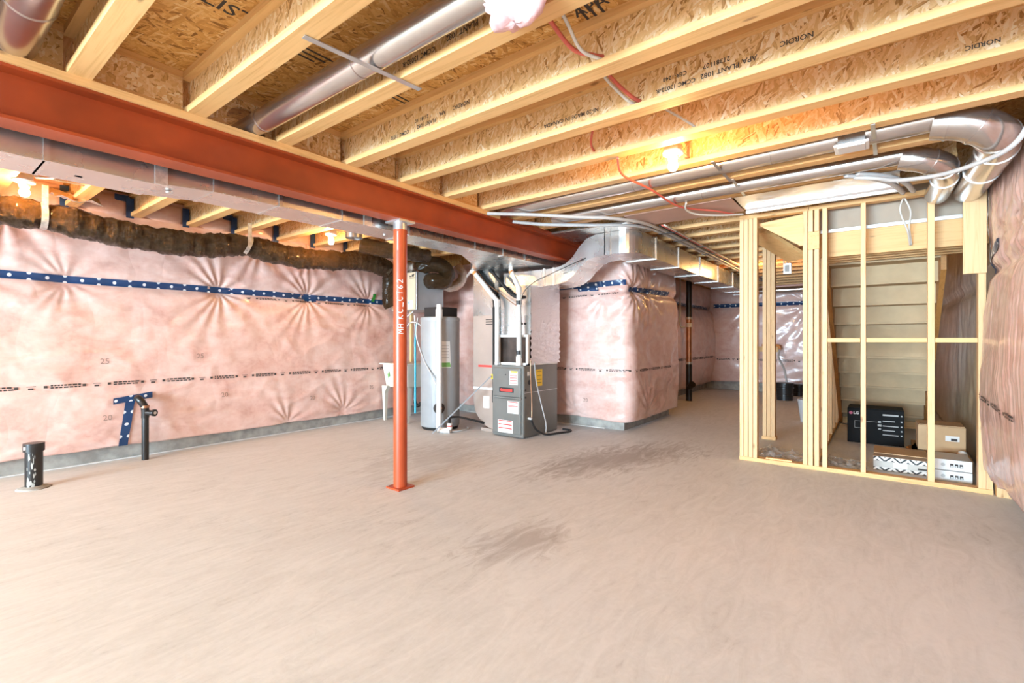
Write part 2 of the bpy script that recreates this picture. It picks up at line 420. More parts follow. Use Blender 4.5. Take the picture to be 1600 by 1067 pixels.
class Quilt:
    """a poly-covered insulation blanket hung on a wall along a plan path"""
    def __init__(s, path, z0, z1, amp=.05, seed=1, pinch=1.76, anchors=(), vert=0.0, diag=.012, pw=.06, belly=0.0):
        s.path = path; s.z0 = z0; s.z1 = z1; s.amp = amp; s.seed = seed; s.pinch = pinch; s.an = anchors; s.vert = vert; s.diag = diag; s.pw = pw; s.belly = belly
    def disp(s, t, z):
        d = s.amp*(fbm(t*.9, z*.8, s.seed)-.45)*1.6
        d = d + .018*(fbm(t*3.1, z*2.3, s.seed+3)-.45)
        w = fbm(t*1.6+z*1.1, z*3.6-t*.9, s.seed+9)          # sagging diagonal folds
        d = d + s.diag*(1-np.abs(w-.45)*7).clip(0, 1)
        if s.belly: d = d + s.belly*np.sin(np.clip((z-s.z0)/(s.pinch-s.z0), 0, 1)*math.pi)**.7
        if s.vert:
            q = fbm(t*15+z*1.5, z*.8, s.seed+21); d = d + s.vert*(1-np.abs(q-.45)*5).clip(0, 1)
        if s.pinch: d = d - .035*np.exp(-((z-s.pinch)/s.pw)**2)
        for (a, b, am, rad, n) in s.an:
            dx = t-a; dz = z-b; r = np.hypot(dx, dz); an = np.arctan2(dz, dx)
            d = d + am*np.sin(n*an+a*3+2*np.sin(an*3))*np.exp(-r/rad)*np.minimum(1, r/.10) - am*1.6*np.exp(-(r/.12)**2)
        return d
    def pt(s, t, z, off=0):
        t = np.asarray(t, float); z = np.asarray(z, float)
        x, y, nx, ny = s.path.at(t); d = s.disp(t, z)+off
        return np.stack([x+nx*d, y+ny*d, z+0*t], -1)
    def mesh(s, name, mat, parent, ds=.02, dz=.02, hem=.012):
        nt = int(s.path.L/ds)+1; nz = int((s.z1-s.z0)/dz)+1
        t = np.linspace(0, s.path.L, nt); zz = np.linspace(0, 1, nz)
        T, K = np.meshgrid(t, zz); base = s.z0+hem*2*(vnoise(T*3.0, T*0+.5, s.seed+5)-.5)
        Z = base+(s.z1-base)*K
        P = s.pt(T, Z)
        x, y, nx, ny = s.path.at(t); back = -.13
        r0 = np.stack([x+nx*back, y+ny*back, Z[0]+.01], -1); r1 = np.stack([x+nx*back, y+ny*back, Z[-1]], -1)
        P = np.concatenate([r0[None], P, r1[None]]); nz += 2
        org = ORG[parent.name]; V = P.reshape(-1, 3)-np.array(org)
        i = np.arange(nz-1)[:,None]*nt+np.arange(nt-1)[None]
        F = np.stack([i, i+nt, i+nt+1, i+1], -1).reshape(-1, 4)[:, ::-1]
        me = bpy.data.meshes.new(name); me.vertices.add(len(V)); me.vertices.foreach_set('co', V.ravel())
        me.loops.add(F.size); me.loops.foreach_set('vertex_index', F.ravel().astype(np.int32))
        me.polygons.add(len(F)); me.polygons.foreach_set('loop_start', (np.arange(len(F))*4).astype(np.int32))
        me.polygons.foreach_set('use_smooth', np.ones(len(F), bool)); me.update(calc_edges=True); me.validate()
        o = bpy.data.objects.new(name, me); COL.objects.link(o); me.materials.append(mat); o.parent = parent; ORG[o.name] = org
        return o
    def strip(s, name, mat, parent, t0, t1, z, h, off=.007, ds=.03, wob=.004, dz=0.0):
        n = max(2, int(abs(t1-t0)/ds)+1); t = np.linspace(t0, t1, n); m = MB(); m.uv = []
        zc = z+wob*2*(vnoise(t*1.3, t*0, s.seed+40)-.5)+dz*(t-t0)
        rows = [s.pt(t, zc+k, off) for k in (-h/2, 0, h/2)]
        for i in range(n):
            for k in range(3): m.v.append(tuple(rows[k][i])); m.uv.append((t[i], k*.5))
        for i in range(n-1):
            for k in range(2): m.f.append((i*3+k, (i+1)*3+k, (i+1)*3+k+1, i*3+k+1))
        return m.build(name, mat, parent, smooth=True)
    def vstrip(s, name, mat, parent, t0, z0, z1, w_, off=.009, dt=0.0):
        n = max(2, int(abs(z1-z0)/.03)+1); z = np.linspace(z0, z1, n); m = MB(); m.uv = []
        tc = t0+dt*np.linspace(0, 1, n)
        rows = [s.pt(tc+k, z, off) for k in (-w_/2, 0, w_/2)]
        for i in range(n):
            for k in range(3): m.v.append(tuple(rows[k][i])); m.uv.append((z[i], k*.5))
        for i in range(n-1):
            for k in range(2): m.f.append((i*3+k, i*3+k+1, (i+1)*3+k+1, (i+1)*3+k))
        return m.build(name, mat, parent, smooth=True)
    def print_line(s, parent, t0, t1, z, h=.012, dz=0.0, mat=None):
        m = MB(); t = t0; rnd = random.Random(int(t0*10)+3)
        def quad(a, b, lo, hi):
            k = max(2, int((b-a)/.03)+2); tt = np.linspace(a, b, k); zz = z+dz*(tt-t0)
            lo_ = s.pt(tt, zz+lo, .006); hi_ = s.pt(tt, zz+hi, .006); n = len(m.v)
            for i in range(k): m.v += [tuple(lo_[i]), tuple(hi_[i])]
            m.f += [(n+2*i, n+2*i+2, n+2*i+3, n+2*i+1) for i in range(k-1)]
        while t < t1-.35:
            quad(t, t+.035, -h*.9, -h*.2); quad(t-.01, t+.05, h*.3, h*.55); t += .10
            quad(t, t+.025, -h*.5, h*.5); t += .045
            e = t+.20; a = t
            while a < e:
                l = rnd.uniform(.012, .035); quad(a, a+l, h*.15, h*.75); a += l+.008
            a = t
            while a < e:
                l = rnd.uniform(.012, .035); quad(a, a+l, -h*.75, -h*.2); a += l+.010
            t = e+.02; quad(t, t+.025, -h*.5, h*.5); t += .085
        return m.build('printed_marks', mat or M_INK, parent, smooth=True)
    def mark(s, parent, t, z, txt, size, mat=None):
        v, f = text_geo(txt, size); m = MB()
        a = np.array(v); P = s.pt(t+a[:,0], z+a[:,1], .007)
        m.add([tuple(p) for p in P], f); return m.build('printed_number', mat or M_INKF, parent)

# ================================================================== STRUCTURE
fl = MB().box(-8.4, 12.9, -1.6, 6.5, -.12, 0).build('floor', M_FLOOR, origin=(0,0,0)); tag(fl, 'bare grey concrete basement slab with trowel marks', 'floor', kind='structure')

def wall(name, x0, x1, y0, y1, z0, z1, label):
    o = MB().box(x0, x1, y0, y1, z0, z1).build(name, M_CONC, origin=((x0+x1)/2, (y0+y1)/2, z0)); return tag(o, label, 'wall', kind='structure')
WL = wall('wall_left', -8.25, 5.95, 6.08, 6.3, 0, 2.44, 'concrete foundation wall behind plastic-covered pink insulation with blue tape')
WB = wall('wall_back', 5.93, 7.62, 2.68, 6.3, 0, 2.44, 'concrete wall jutting out behind the furnace, wrapped in pink insulation')
WS = wall('wall_side', 7.62, 12.45, 3.42, 3.6, 0, 2.44, 'insulated concrete wall behind the black drain stack')
WF = wall('wall_far', 12.4, 12.6, -.9, 3.42, 0, 2.68, 'insulated concrete wall beyond the stud partition')
WR = wall('wall_right', -8.25, 12.6, -1.0, -.82, 0, 2.44, 'concrete wall with bulging plastic-covered insulation beside the stud partition')

# left wall blanket
pl = Path([(-2.6, 5.97), (5.80, 5.97)])
def tl(u): return u+2.6
anc = [(tl(2.30),1.74,.016,.34,13), (tl(3.35),1.74,.014,.34,15), (tl(.35),1.74,.012,.3,11), (tl(4.3),1.74,.012,.28,13), (tl(1.0),1.74,.008,.25,12),
       (tl(2.75),2.35,.016,.3,12), (tl(3.4),2.3,.012,.3,13), (tl(.6),2.3,.016,.4,12), (tl(3.9),.2,.014,.3,13), (tl(3.1),.15,.014,.25,11)]
ql = Quilt(pl, .145, 2.45, .036, 3, 1.76, anc, .0, .011)
ql.mesh('insulation_blanket', M_POLY, WL, .016, .016)
ql.strip('blue_tape_strip', M_TAPE, WL, tl(-1.0), tl(5.0), 1.765, .068)
ql.strip('blue_tape_patch', M_TAPE, WL, tl(3.32), tl(3.48), 1.735, .05, off=.012)
ql.print_line(WL, tl(-.6), tl(5.6), .775, .022)
ql.print_line(WL, tl(2.6), tl(4.6), 1.70, .014)
for u, z, s_ in ((1.28,.99,'25'), (1.30,.44,'20'), (2.35,.57,'20'), (3.42,.43,'20'), (4.35,.50,'25'), (2.1,1.02,'25')): ql.mark(WL, tl(u), z, s_, .075)
ql.vstrip('blue_tape_strip', M_TAPE, WL, tl(1.42), .15, .62, .075, .012, .06)
ql.strip('blue_tape_strip', M_TAPE, WL, tl(1.34), tl(1.66), .60, .06, off=.016, dz=.12)
ql.vstrip('green_tape_strip', M_GREENTAPE, WL, tl(4.40), 1.76, 1.88, .05, .014)
MB().box(-2.6, 5.7, 6.055, 6.085, 0, .008).build('sealant_bead', M_PAPER, WL)
# back wall and its jog
pb = Path([(5.80, 6.02), (5.80, 2.55), (7.72, 2.55), (7.72, 3.30)], .16)
L1 = 6.02-2.55
qb = Quilt(pb, .135, 2.44, .05, 17, 1.86, [(L1+.12,1.84,.022,.35,12), (L1-.35,1.80,.010,.3,12), (L1+.55,1.84,.016,.3,14), (L1-.9,2.2,.012,.3,10), (L1+.5,.2,.014,.3,14), (L1-.8,.2,.012,.35,10)], .0, .012, .05, .045)
qb.mesh('insulation_blanket', M_POLYB, WB, .02, .02, .02)
qb.strip('blue_tape_strip', M_TAPE, WB, L1-1.45, L1-.05, 1.935, .07, dz=.01, off=.018, ds=.012)
qb.strip('blue_tape_patch', M_TAPE, WB, L1-.75, L1-.45, 1.89, .05, off=.02)
qb.strip('blue_tape_strip', M_TAPE, WB, L1+.02, L1+1.4, 1.86, .06, dz=.03, off=.018, ds=.012)
qb.strip('blue_tape_strip', M_TAPE, WB, .9, 1.75, 1.80, .06)
qb.vstrip('blue_tape_strip', M_TAPE, WB, 1.50, 1.72, 2.25, .06, .012)
qb.print_line(WB, L1-2.2, L1+1.5, .80, .02)
qb.print_line(WB, L1-1.45, L1-.1, 1.78, .014, .03)
qb.mark(WB, L1-.62, .38, '20', .075); qb.mark(WB, L1-.55, 2.2, '20', .06)
MB().box(5.905, 5.935, 2.95, 5.5, 0, .008).build('sealant_bead', M_PAPER, WB)
# far-left side wall
ps = Path([(7.74, 3.30), (12.28, 3.30)])
qs = Quilt(ps, .16, 2.44, .06, 31, 1.95, [(1.6,1.9,.03,.5,8), (2.9,1.9,.02,.4,9)], .004, .012, .06, .14)
qs.mesh('insulation_blanket', M_POLY, WS, .035, .035)
qs.strip('blue_tape_strip', M_TAPE, WS, .3, 4.4, 1.95, .07); qs.print_line(WS, .3, 4.4, .80, .03)
pf = Path([(12.28, 3.32), (12.28, -.75)])
qf = Quilt(pf, .20, 2.44, .06, 41, 2.02, [(.9,2.0,.02,.5,10), (2.1,2.0,.02,.5,12), (1.2,.3,.02,.5,12), (2.2,1.7,.010,.5,12)], .0, .010, .07, .05)
qf.mesh('insulation_blanket', M_POLY, WF, .035, .035)
qf.strip('blue_tape_strip', M_TAPE, WF, .1, 3.9, 2.02, .09); qf.print_line(WF, .1, 3.9, .74, .03)
# right wall: blanket as far as the stud partition, then dull poly beside the stairs
pr = Path([(5.16, -.68), (-2.6, -.68)])
qr = Quilt(pr, .19, 2.42, .05, 53, 1.72, [(.45,1.95,.008,.35,13), (1.0,1.95,.008,.4,12), (.3,.25,.006,.3,12)], .005, .006, .05, .06)
qr.mesh('insulation_blanket', M_POLYR, WR, .016, .016, .05)
qr.strip('blue_tape_strip', M_TAPE, WR, .02, .40, 1.83, .07, dz=.15); qr.vstrip('blue_tape_strip', M_TAPE, WR, .05, 1.70, 2.38, .05)
qr.print_line(WR, .02, 1.6, .77, .022, -.02)
pr2 = Path([(11.9, -.74), (5.30, -.74)])
qr2 = Quilt(pr2, .02, 2.44, .02, 63, 1.7, [], .012, .006); qr2.mesh('poly_sheet', M_POLYBR, WR, .05, .05)

# rear wall with patio door (behind the camera)
WRr = MB(); x0, x1 = -8.25, -8.1; A_, B_ = -.1, 5.0
WRr.box(x0,x1,-1.0,A_,0,2.44).box(x0,x1,B_,6.3,0,2.44).box(x0,x1,A_,B_,2.22,2.44).box(x0,x1,A_,B_,0,.06)
WRr = WRr.build('wall_rear', M_CONC, origin=(-8.2,2.6,0)); tag(WRr, 'concrete wall with a wide glazed opening behind the viewer', 'wall', kind='structure')
wd = thing('window_1', 'wide white framed patio door letting daylight in', 'window', (-8.17, 2.45, .06), kind='structure')
ps_ = [A_+(B_-A_)*k/4 for k in range(5)]
for k, a in enumerate(ps_): a = min(max(a, A_+.04), B_-.04); MB().box(-8.21,-8.13,a-.04,a+.04,.06,2.22).build('frame_post', M_WHITE, wd)
for (a,b) in ((.06,.14),(2.14,2.22)): MB().box(-8.21,-8.13,A_,B_,a,b).build('frame_rail', M_WHITE, wd)
for k in range(4): MB().box(-8.18,-8.17,ps_[k]+.04,ps_[k+1]-.04,.14,2.14).build('pane', M_GLASS, wd)

# ceiling deck panels
cl = thing('ceiling', 'orange-brown oriented strand board subfloor above the joists', 'ceiling', (0,0,2.68), kind='structure')
y = -1.0; row = 0
while y < 6.3:
    x = -8.25-(row % 2)*1.22
    while x < 12.6:
        MB().box(max(x,-8.25)+.001, min(x+2.44,12.6)-.001, y+.001, min(y+1.22,6.3)-.001, 2.68, 2.70).build('subfloor_panel', M_DECK, cl)
        x += 2.44
    y += 1.22; row += 1
MB().box(-8.25, 12.6, -1.0, 6.3, 2.70, 2.72).build('underlay', M_DECK, cl)

# ------------------------------------------------------------------ joists
PITCH = .488
def ju(i): return 4.01-.045+PITCH*(i-9)      # centre line of joist i
def joist(i, y0, y1, label, group, proto=None):
    if proto:
        r = copy_tree(proto); r.location = (ju(i), y0, 2.44); r['label'] = label; r['group'] = group; return r
    r = thing('floor_joist', label, 'joist', (ju(i), y0, 2.44), group); ORG[r.name] = Vector((0,0,0)); L = y1-y0
    MB().box(-.045,.045,0,L,0,.036).build('bottom_flange', M_LY, r)
    MB().box(-.006,.006,0,L,.036,.204).build('web', M_WEB, r)
    MB().box(-.045,.045,0,L,.204,.240).build('top_flange', M_LY, r)
    return r
jr = joist(0, -.82, 3.07, 'x', 'x'); rl = []
JR = {0: jr}
for i in range(1, 9): JR[i] = joist(i, -.82, 3.07, '', '', jr)
for i in (9, 10): JR[i] = joist(i, -.42, 3.07, '', '')
for i in JR: tag(JR[i], 'wooden I-joist with strand-board web resting on the red steel beam, over open floor', None, 'joists between the red beam and the insulated wall')
for i, lb in {2:'wooden I-joist bordering the wide round pipe over the red beam', 3:'wooden I-joist carrying the near end of the metal strap, beside the hole over the beam', 4:'wooden I-joist with the pink fibreglass tuft pushed against it, next to the round pipe',
    5:'wooden I-joist whose lettered web the red and white cables enter first', 6:'wooden I-joist whose web is lettered with plant and country of manufacture', 7:'wooden I-joist directly in front of the bare bulb over the open floor',
    8:'wooden I-joist lit by the bare bulb, in front of the white register', 9:'wooden I-joist between the two round pipes that end in elbows', 10:'wooden I-joist along the near edge of the foil pan'}.items(): JR[i]['label'] = lb
jl = joist(1, 3.09, 6.06, 'x', 'x'); JL = {1: jl}
for i in [0]+list(range(2, 12)): JL[i] = joist(i, 3.09, 6.06, '', '', jl)
for i in JL: tag(JL[i], 'wooden I-joist above the brown flexible duct, ending at the long insulated wall', None, 'joists over the brown flexible duct')
for i, lb in {2:'wooden I-joist lit by the bulb near the first hanging strap of the brown duct', 3:'wooden I-joist next to the crumpled foil boot above the brown flexible duct', 7:'wooden I-joist beside the bulb and the round takeoff collar'}.items(): JL[i]['label'] = lb
jf = None
for i in range(11, 29):
    y0 = .52 if 11 < i < 19 else -.82
    if i > 27: break
    y1 = 2.95 if i < 16 else 3.42
    j = joist(i, y0, y1, '', '')
    tag(j, 'wooden I-joist in the ceiling of the room beyond the stud partition', None, 'joists beyond the stud partition')
for i in (7, 8): pass
# blocking panels over the beam
for i in range(0, 10):
    r = thing('joist_blocking', 'strand-board blocking panel between joists on top of the red beam', 'blocking', (ju(i)+.2, 3.05, 2.44), 'blocking panels above the red beam')
    a, b = ju(i)+.046, ju(i+1)-.046
    MB().box(a, b, 3.045, 3.078, 2.646, 2.68).build('top_rail', M_LX, r)
    if i == 3:     # arched notch where the heating pipe passes
        r['label'] = 'strand-board blocking panel with a round-topped hole for the heating pipe'
        cx, rx, zs = 1.325, .110, 2.52
        arch = [(cx-rx*math.cos(R(k)), zs+.085*math.sin(R(k))) for k in range(0, 181, 15)]
        for side in (0, 1):    # two halves meeting above the notch
            if side == 0: pl_ = [(a,2.478),(cx-rx,2.478)]+arch[:7]+[(cx,2.646),(a,2.646)]
            else: pl_ = [(cx+rx,2.478),(b,2.478),(b,2.646),(cx,2.646)]+arch[6:]
            MB().prism(pl_, 'y', 3.055, 3.067).build('panel', M_BLK, r)
        MB().box(a, cx-rx, 3.045, 3.078, 2.44, 2.478).build('bottom_rail', M_LX, r); MB().box(cx+rx, b, 3.045, 3.078, 2.44, 2.478).build('bottom_rail', M_LX, r)
    else:
        MB().box(a, b, 3.055, 3.067, 2.478, 2.646).build('panel', M_BLK, r); MB().box(a, b, 3.045, 3.078, 2.44, 2.478).build('bottom_rail', M_LX, r)
for i in range(0, 9):
    r = thing('joist_blocking', 'strand-board rim panel closing the joists above the right insulated wall', 'blocking', (ju(i)+.2, -.83, 2.44), 'rim panels above the right wall')
    MB().box(ju(i)+.046, ju(i+1)-.046, -.845, -.83, 2.44, 2.68).build('panel', M_BLK, r)
# header insulation between joist ends at the left wall
for i in range(0, 11):
    a, b = ju(i)+.03, ju(i+1)-.03; m = MB(); n = 12
    for p in range(n+1):
        for q in range(n+1):
            s_, t_ = p/n, q/n
            d = .09*(math.sin(math.pi*s_)*math.sin(math.pi*min(1, t_+.1)))**.45 if 0 < s_ < 1 and 0 < t_ < 1 else 0
            m.v.append((a+(b-a)*s_, 6.03-d, 2.42+.25*t_))
    m.f = [(p*(n+1)+q, p*(n+1)+q+1, (p+1)*(n+1)+q+1, (p+1)*(n+1)+q) for p in range(n) for q in range(n)]
    m.build('header_insulation', M_POLYB, WL, smooth=True)
    k = MB(); k.uv = None
    k.box(b-.05, b+.012, 5.955, 5.962, 2.42, 2.62).build('blue_tape_strip', M_BLUETAPE, WL)
    if i % 2: MB().box(b-.14, b-.03, 5.96, 5.967, 2.58, 2.64).build('blue_tape_strip', M_BLUETAPE, WL)
MB().box(-8.25, 5.95, 6.055, 6.3, 2.44, 2.68).build('rim_board', M_DECK, WL)
MB().box(5.93, 7.62, 2.7, 6.3, 2.44, 2.68).build('rim_board', M_DECK, WB); MB().box(-8.25, 12.6, -1.0, -.85, 2.44, 2.68).build('rim_board', M_DECK, WR)
MB().box(7.62, 12.5, 3.42, 3.6, 2.44, 2.68).build('rim_board', M_DECK, WS); MB().box(-8.25,-8.1,-1,6.3,2.44,2.68).build('rim_board', M_DECK, WRr)

# printed lettering on joist webs (upside down as installed) and on the deck
def jtext(i, y, z, txt, size):
    wb = [c for c in JR[i].children if c.name.startswith('web')][0]; ORG[wb.name] = Vector((ju(i), -.82, 2.44))
    text('printed_lettering', txt, size, lambda a, b: (ju(i)-.0075, y+a, z-b), M_INK, wb, .0006)
for a in ((6,.64,2.572,'21381107',.032),(6,.625,2.526,'PLANT 1082',.034),(6,.845,2.573,'CER-1248',.030),(6,.842,2.522,'CCMC 13032-R',.031),(6,.49,2.535,'APA',.036),
          (6,1.473,2.532,'NI-20 MADE IN CANADA',.034),(6,.296,2.557,'NORDIC',.034),(5,1.907,2.552,'NORDIC',.034),(5,2.06,2.550,'APA',.03),(5,2.244,2.566,'21381107',.032),
          (5,2.20,2.525,'PLANT 1082',.032),(5,2.45,2.520,'CCMC 13032',.032),(4,1.44,2.545,'PLANT 1082',.036),(4,1.72,2.53,'CCMC 13032-R',.034),(7,-.367,2.524,'NORDIC',.03)): jtext(*a)
def dtext(x, y, txt, size, rot):
    c, s_ = math.cos(rot), math.sin(rot)
    text('printed_lettering', txt, size, lambda a, b: (x+a*c+b*s_, y+a*s_-b*c, 2.679), M_INK, cl, .001)
dtext(1.90, 1.02, 'APA', .09, R(-90)); dtext(.93, 2.31, 'LIST', .12, R(0))
for (x, y, n) in ((1.99,.98,3), (1.33,2.30,3), (1.93,2.31,2)):     # small stamps too worn to read
    m = MB()
    for k in range(n): m.box(x-.13, x+.13-.04*k, y+.04*k, y+.012+.04*k, 2.6785, 2.68)
    m.build('worn_stamp', M_INK, cl)

# ------------------------------------------------------------------ steel beam, plate, column
bm = thing('steel_beam', 'red oxide painted steel I-beam carrying the joists, topped with a wood plate', 'beam', (1.6, 3.075, 2.16))
m = MB(); a, b = -2.6, 5.78
prof = [(3.0,2.16),(3.15,2.16),(3.15,2.175),(3.082,2.178),(3.082,2.382),(3.15,2.385),(3.15,2.40),(3.0,2.40),(3.0,2.385),(3.068,2.382),(3.068,2.178),(3.0,2.175)]
m.prism(prof, 'x', a, b).build('steel_section', M_RED, bm)
MB().box(-2.6, 3.70, 2.985, 3.16, 2.40, 2.44).build('wood_plate', M_LX, bm)
MB().box(3.70, 5.78, 2.99, 3.155, 2.40, 2.44).build('red_shim_plate', M_RED, bm)
pc = thing('steel_column', 'red painted round steel column with white marker writing under the beam', 'column', (2.535, 3.09, 0))
MB().tube([(2.535,3.09,.012),(2.535,3.09,2.145)], .055, 32).build('shaft', M_REDP, pc, smooth='auto')
MB().box(2.455,2.615,3.01,3.17,0,.014).build('base_plate', M_REDP, pc)
MB().box(2.455,2.615,3.0,3.18,2.145,2.16).build('cap_plate', M_STEEL, pc); MB().tube([(2.535,3.09,2.09),(2.535,3.09,2.147)], .0565, 32).build('cap_collar', M_STEEL, pc, smooth='auto')
th0 = math.atan2(-3.09, -2.535)
def on_post(zc, da=0):
    def fn(a, b):
        t = th0+da-b/.0558
        return (2.535+.0562*math.cos(t), 3.09+.0562*math.sin(t), zc+a)
    return fn
GL = {'M':[[(0,0),(.1,1),(.35,.35),(.6,1),(.7,0)]], 'H':[[(0,0),(.05,1)],[(.5,0),(.55,1)],[(.02,.5),(.53,.5)]], 'K':[[(0,0),(.05,1)],[(.5,1),(.04,.45),(.55,0)]],
      'C':[[(.55,.85),(.35,1),(.1,.8),(0,.45),(.15,.08),(.4,0),(.58,.15)]], '_':[[(0,.0),(.7,-.05)]], 'T':[[(0,1),(.6,1)],[(.3,1),(.3,0)]],
      '6':[[(.5,1),(.15,.7),(0,.3),(.2,0),(.45,.15),(.4,.45),(.1,.4)]], '2':[[(0,.8),(.25,1),(.5,.8),(.4,.5),(0,0),(.55,.05)]]}
for wrd, zc, da in (('MH', 1.25, .05), ('KC_', 1.37, -.02), ('CT62', 1.515, -.06)):
    fn = on_post(zc, da); x = 0; m = MB()
    for chx in wrd:
        for st_ in GL[chx]:
            P_ = []
            for (a, b), (c_, d) in zip(st_[:-1], st_[1:]): P_ += [fn(x+.05*(a+(c_-a)*t/6), .045*(b+(d-b)*t/6-.5)) for t in range(6)]
            P_.append(fn(x+.05*st_[-1][0], .045*(st_[-1][1]-.5))); m.tube(P_, .0028, 6)
        x += .048
    m.build('marker_writing', M_CHALK, pc)
m = MB()
for z in (1.92, 1.97, 2.02):
    t = th0-.35
    m.tube([(2.535+.056*math.cos(t), 3.09+.056*math.sin(t), z), (2.535+.056*math.cos(t), 3.09+.056*math.sin(t), z+.05)], .004, 6)
m.build('marker_stroke', M_CHALK, pc)

# ------------------------------------------------------------------ main trunk duct behind the beam
td = thing('trunk_duct', 'rectangular sheet-metal trunk duct running alongside the red beam', 'duct', (1.6, 3.38, 2.08))
secs = [(-2.6,.20,2.075),(.20,.47,2.075),(.47,.93,2.078),(.93,1.22,2.085),(1.22,1.62,2.108),(1.62,2.10,2.110),(2.10,2.75,2.112),(2.75,3.15,2.112)]
for k, (a, b, zb) in enumerate(secs):
    zn = secs[k+1][2] if k+1 < len(secs) else zb
    z1 = zn if k == 3 else zb
    MB().hexa([(a,3.22,zb),(a,3.54,zb),(a,3.54,2.43),(a,3.22,2.43)], [(b,3.22,z1),(b,3.54,z1),(b,3.54,2.43),(b,3.22,2.43)]).build('duct_section', M_GALVD, td)
    MB().hexa([(a+.003,3.222,zb-.004),(a+.003,3.538,zb-.004),(a+.003,3.538,zb),(a+.003,3.222,zb)], [(b-.003,3.222,z1-.004),(b-.003,3.538,z1-.004),(b-.003,3.538,z1),(b-.003,3.222,z1)]).build('bottom_panel', M_PAN, td)
for u in (.20,.47,1.22,1.62,2.10,2.75): MB().box(u-.012,u+.012,3.212,3.545,secs[0][2]+.03*(u>1.1)-.004,2.43).build('drive_cleat', M_GALV, td)
MB().box(.91,.97,3.213,3.222,2.075,2.43).build('foil_tape', M_DUCTTAPE, td); MB().box(2.28,2.35,3.213,3.222,2.105,2.40).build('foil_tape', M_DUCTTAPE, td)
m = MB().prism([(3.15,3.22),(5.30,3.22),(5.30,4.34),(4.75,4.34),(4.30,3.9),(3.75,3.56),(3.15,3.54)], 'z', 2.11, 2.43).build('transition', M_GALV, td)
for u in (3.60, 4.05, 4.45): MB().box(u-.014,u+.014,3.211,3.30,2.104,2.43).build('drive_cleat', M_GALV, td)
for (u, v) in ((1.02,3.36),(2.62,3.40),(.62,3.4)): MB().cyl((u,v,2.104-.03*(u<1.1)),(u,v,2.114-.03*(u<1.1)),.018,14).build('screw_cap', M_STEEL, td)
tk = thing('round_takeoff', 'short round metal takeoff collar behind the trunk duct beside the bulb', 'duct', (2.60, 3.80, 2.12))
MB().tube([(2.60,3.54,2.30),(2.60,3.80,2.30)], .06, 20).build('side_pipe', M_GALVR, tk, smooth='auto'); MB().tube([(2.60,3.82,2.13),(2.60,3.82,2.38)], .075, 24, cap=False).build('collar', M_GALVR, tk, smooth='auto'); MB().cyl((2.60,3.82,2.17),(2.60,3.82,2.175),.074,24).build('damper_plate', M_GALVR, tk)

# ------------------------------------------------------------------ round heating pipes in joist bays
def pipe(u, z, r, y0, y1, label, seams=()):
    t = thing('heating_pipe', label, 'duct', (u, (y0+y1)/2, z-r), 'round heating pipes in the joist bays')
    MB().tube([(u,y0,z),(u,y1,z)], r, 28).build('pipe', M_GALVR, t, smooth='auto')
    for s_ in seams: MB().tube([(u,s_-.006,z),(u,s_+.006,z)], r+.004, 28).build('crimped_seam', M_GALVR, t, smooth='auto')
    return t
pipe(1.36, 2.505, .064, .2, 3.35, 'round metal pipe beside the pink fibreglass tuft, passing a hole over the beam', (1.95,2.9))
pipe(.33, 2.52, .085, -.3, 3.05, 'wide round metal pipe between the first joists over the beam', (2.6,))
pipe(3.74, 2.50, .076, -.28, 2.98, 'round metal pipe running above the white ceiling register', (.6,1.6))
pipe(4.24, 2.47, .064, -.14, 2.7, 'round metal pipe in the bay next to the foil pan', (.3,1.2,2.0))

def elbow(pts, r, label, seams):
    t = thing('duct_elbow', label, 'duct', pts[-1]); sp = spline(pts, 6)
    MB().tube(sp, r, 28).build('bent_pipe', M_GALVR, t, smooth='auto')
    for k in seams:
        a, b = sp[k], sp[min(k+1, len(sp)-1)]; d = (b-a).normalized()
        MB().tube([a-d*.007, a+d*.007], r+.005, 28).build('seam_ring', M_GALVR, t, smooth='auto')
    return t
e1 = elbow([(3.74,-.26,2.475),(3.735,-.40,2.43),(3.80,-.52,2.36),(4.02,-.555,2.345),(4.50,-.555,2.355),(5.17,-.555,2.38)], .098, 'large round sheet-metal elbow with a red sticker in the corner over the studs', (3,8,13,18,24))
e2 = elbow([(4.24,-.12,2.45),(4.25,-.24,2.41),(4.33,-.335,2.375),(4.60,-.37,2.365),(5.17,-.37,2.38)], .08, 'smaller round sheet-metal elbow beside the large one over the studs', (3,8,13,18))
def decal(par, c, n, t, a, b, th, name, mat):
    n = Vector(n).normalized(); t = Vector(t); t = (t-n*t.dot(n)).normalized(); k = n.cross(t); c = Vector(c)
    q = [(-a,-b),(a,-b),(a,b),(-a,b)]
    return MB().hexa([c+t*x+k*y for x, y in q], [c+t*x+k*y+n*th for x, y in q]).build(name, mat, par)
nn = Vector((-.86,-.05,-.5)).normalized(); cc_ = Vector((3.83,-.525,2.357))+nn*.0975
st = decal(e1, cc_, nn, (.5,-.5,-.2), .030, .020, .003, 'sticker', M_REDINK)
decal(e1, cc_+nn*.003, nn, (.5,-.5,-.2), .017, .010, .002, 'sticker_label', M_PAPER)

# straps under joists
def strap(p, q, label, wd=.022):
    o = MB().bar(p, q, wd, .004); return tag(o.build('metal_strap', M_STEEL, origin=p), label, 'strap', 'perforated metal straps under the joists')
strap((1.03,1.86,2.436), (1.60,1.80,2.436), 'galvanized strap holding the round pipe under two joists above the beam', .03)
strap((3.48,.92,2.436), (4.02,.92,2.436), 'galvanized strap under the joists next to the bare bulb'); strap((3.96,.90,2.436), (4.90,.93,2.436), 'galvanized strap reaching the foil pan over the stud partition')
strap((3.44,.03,2.436), (4.02,.02,2.436), 'galvanized strap beside the white ceiling register')
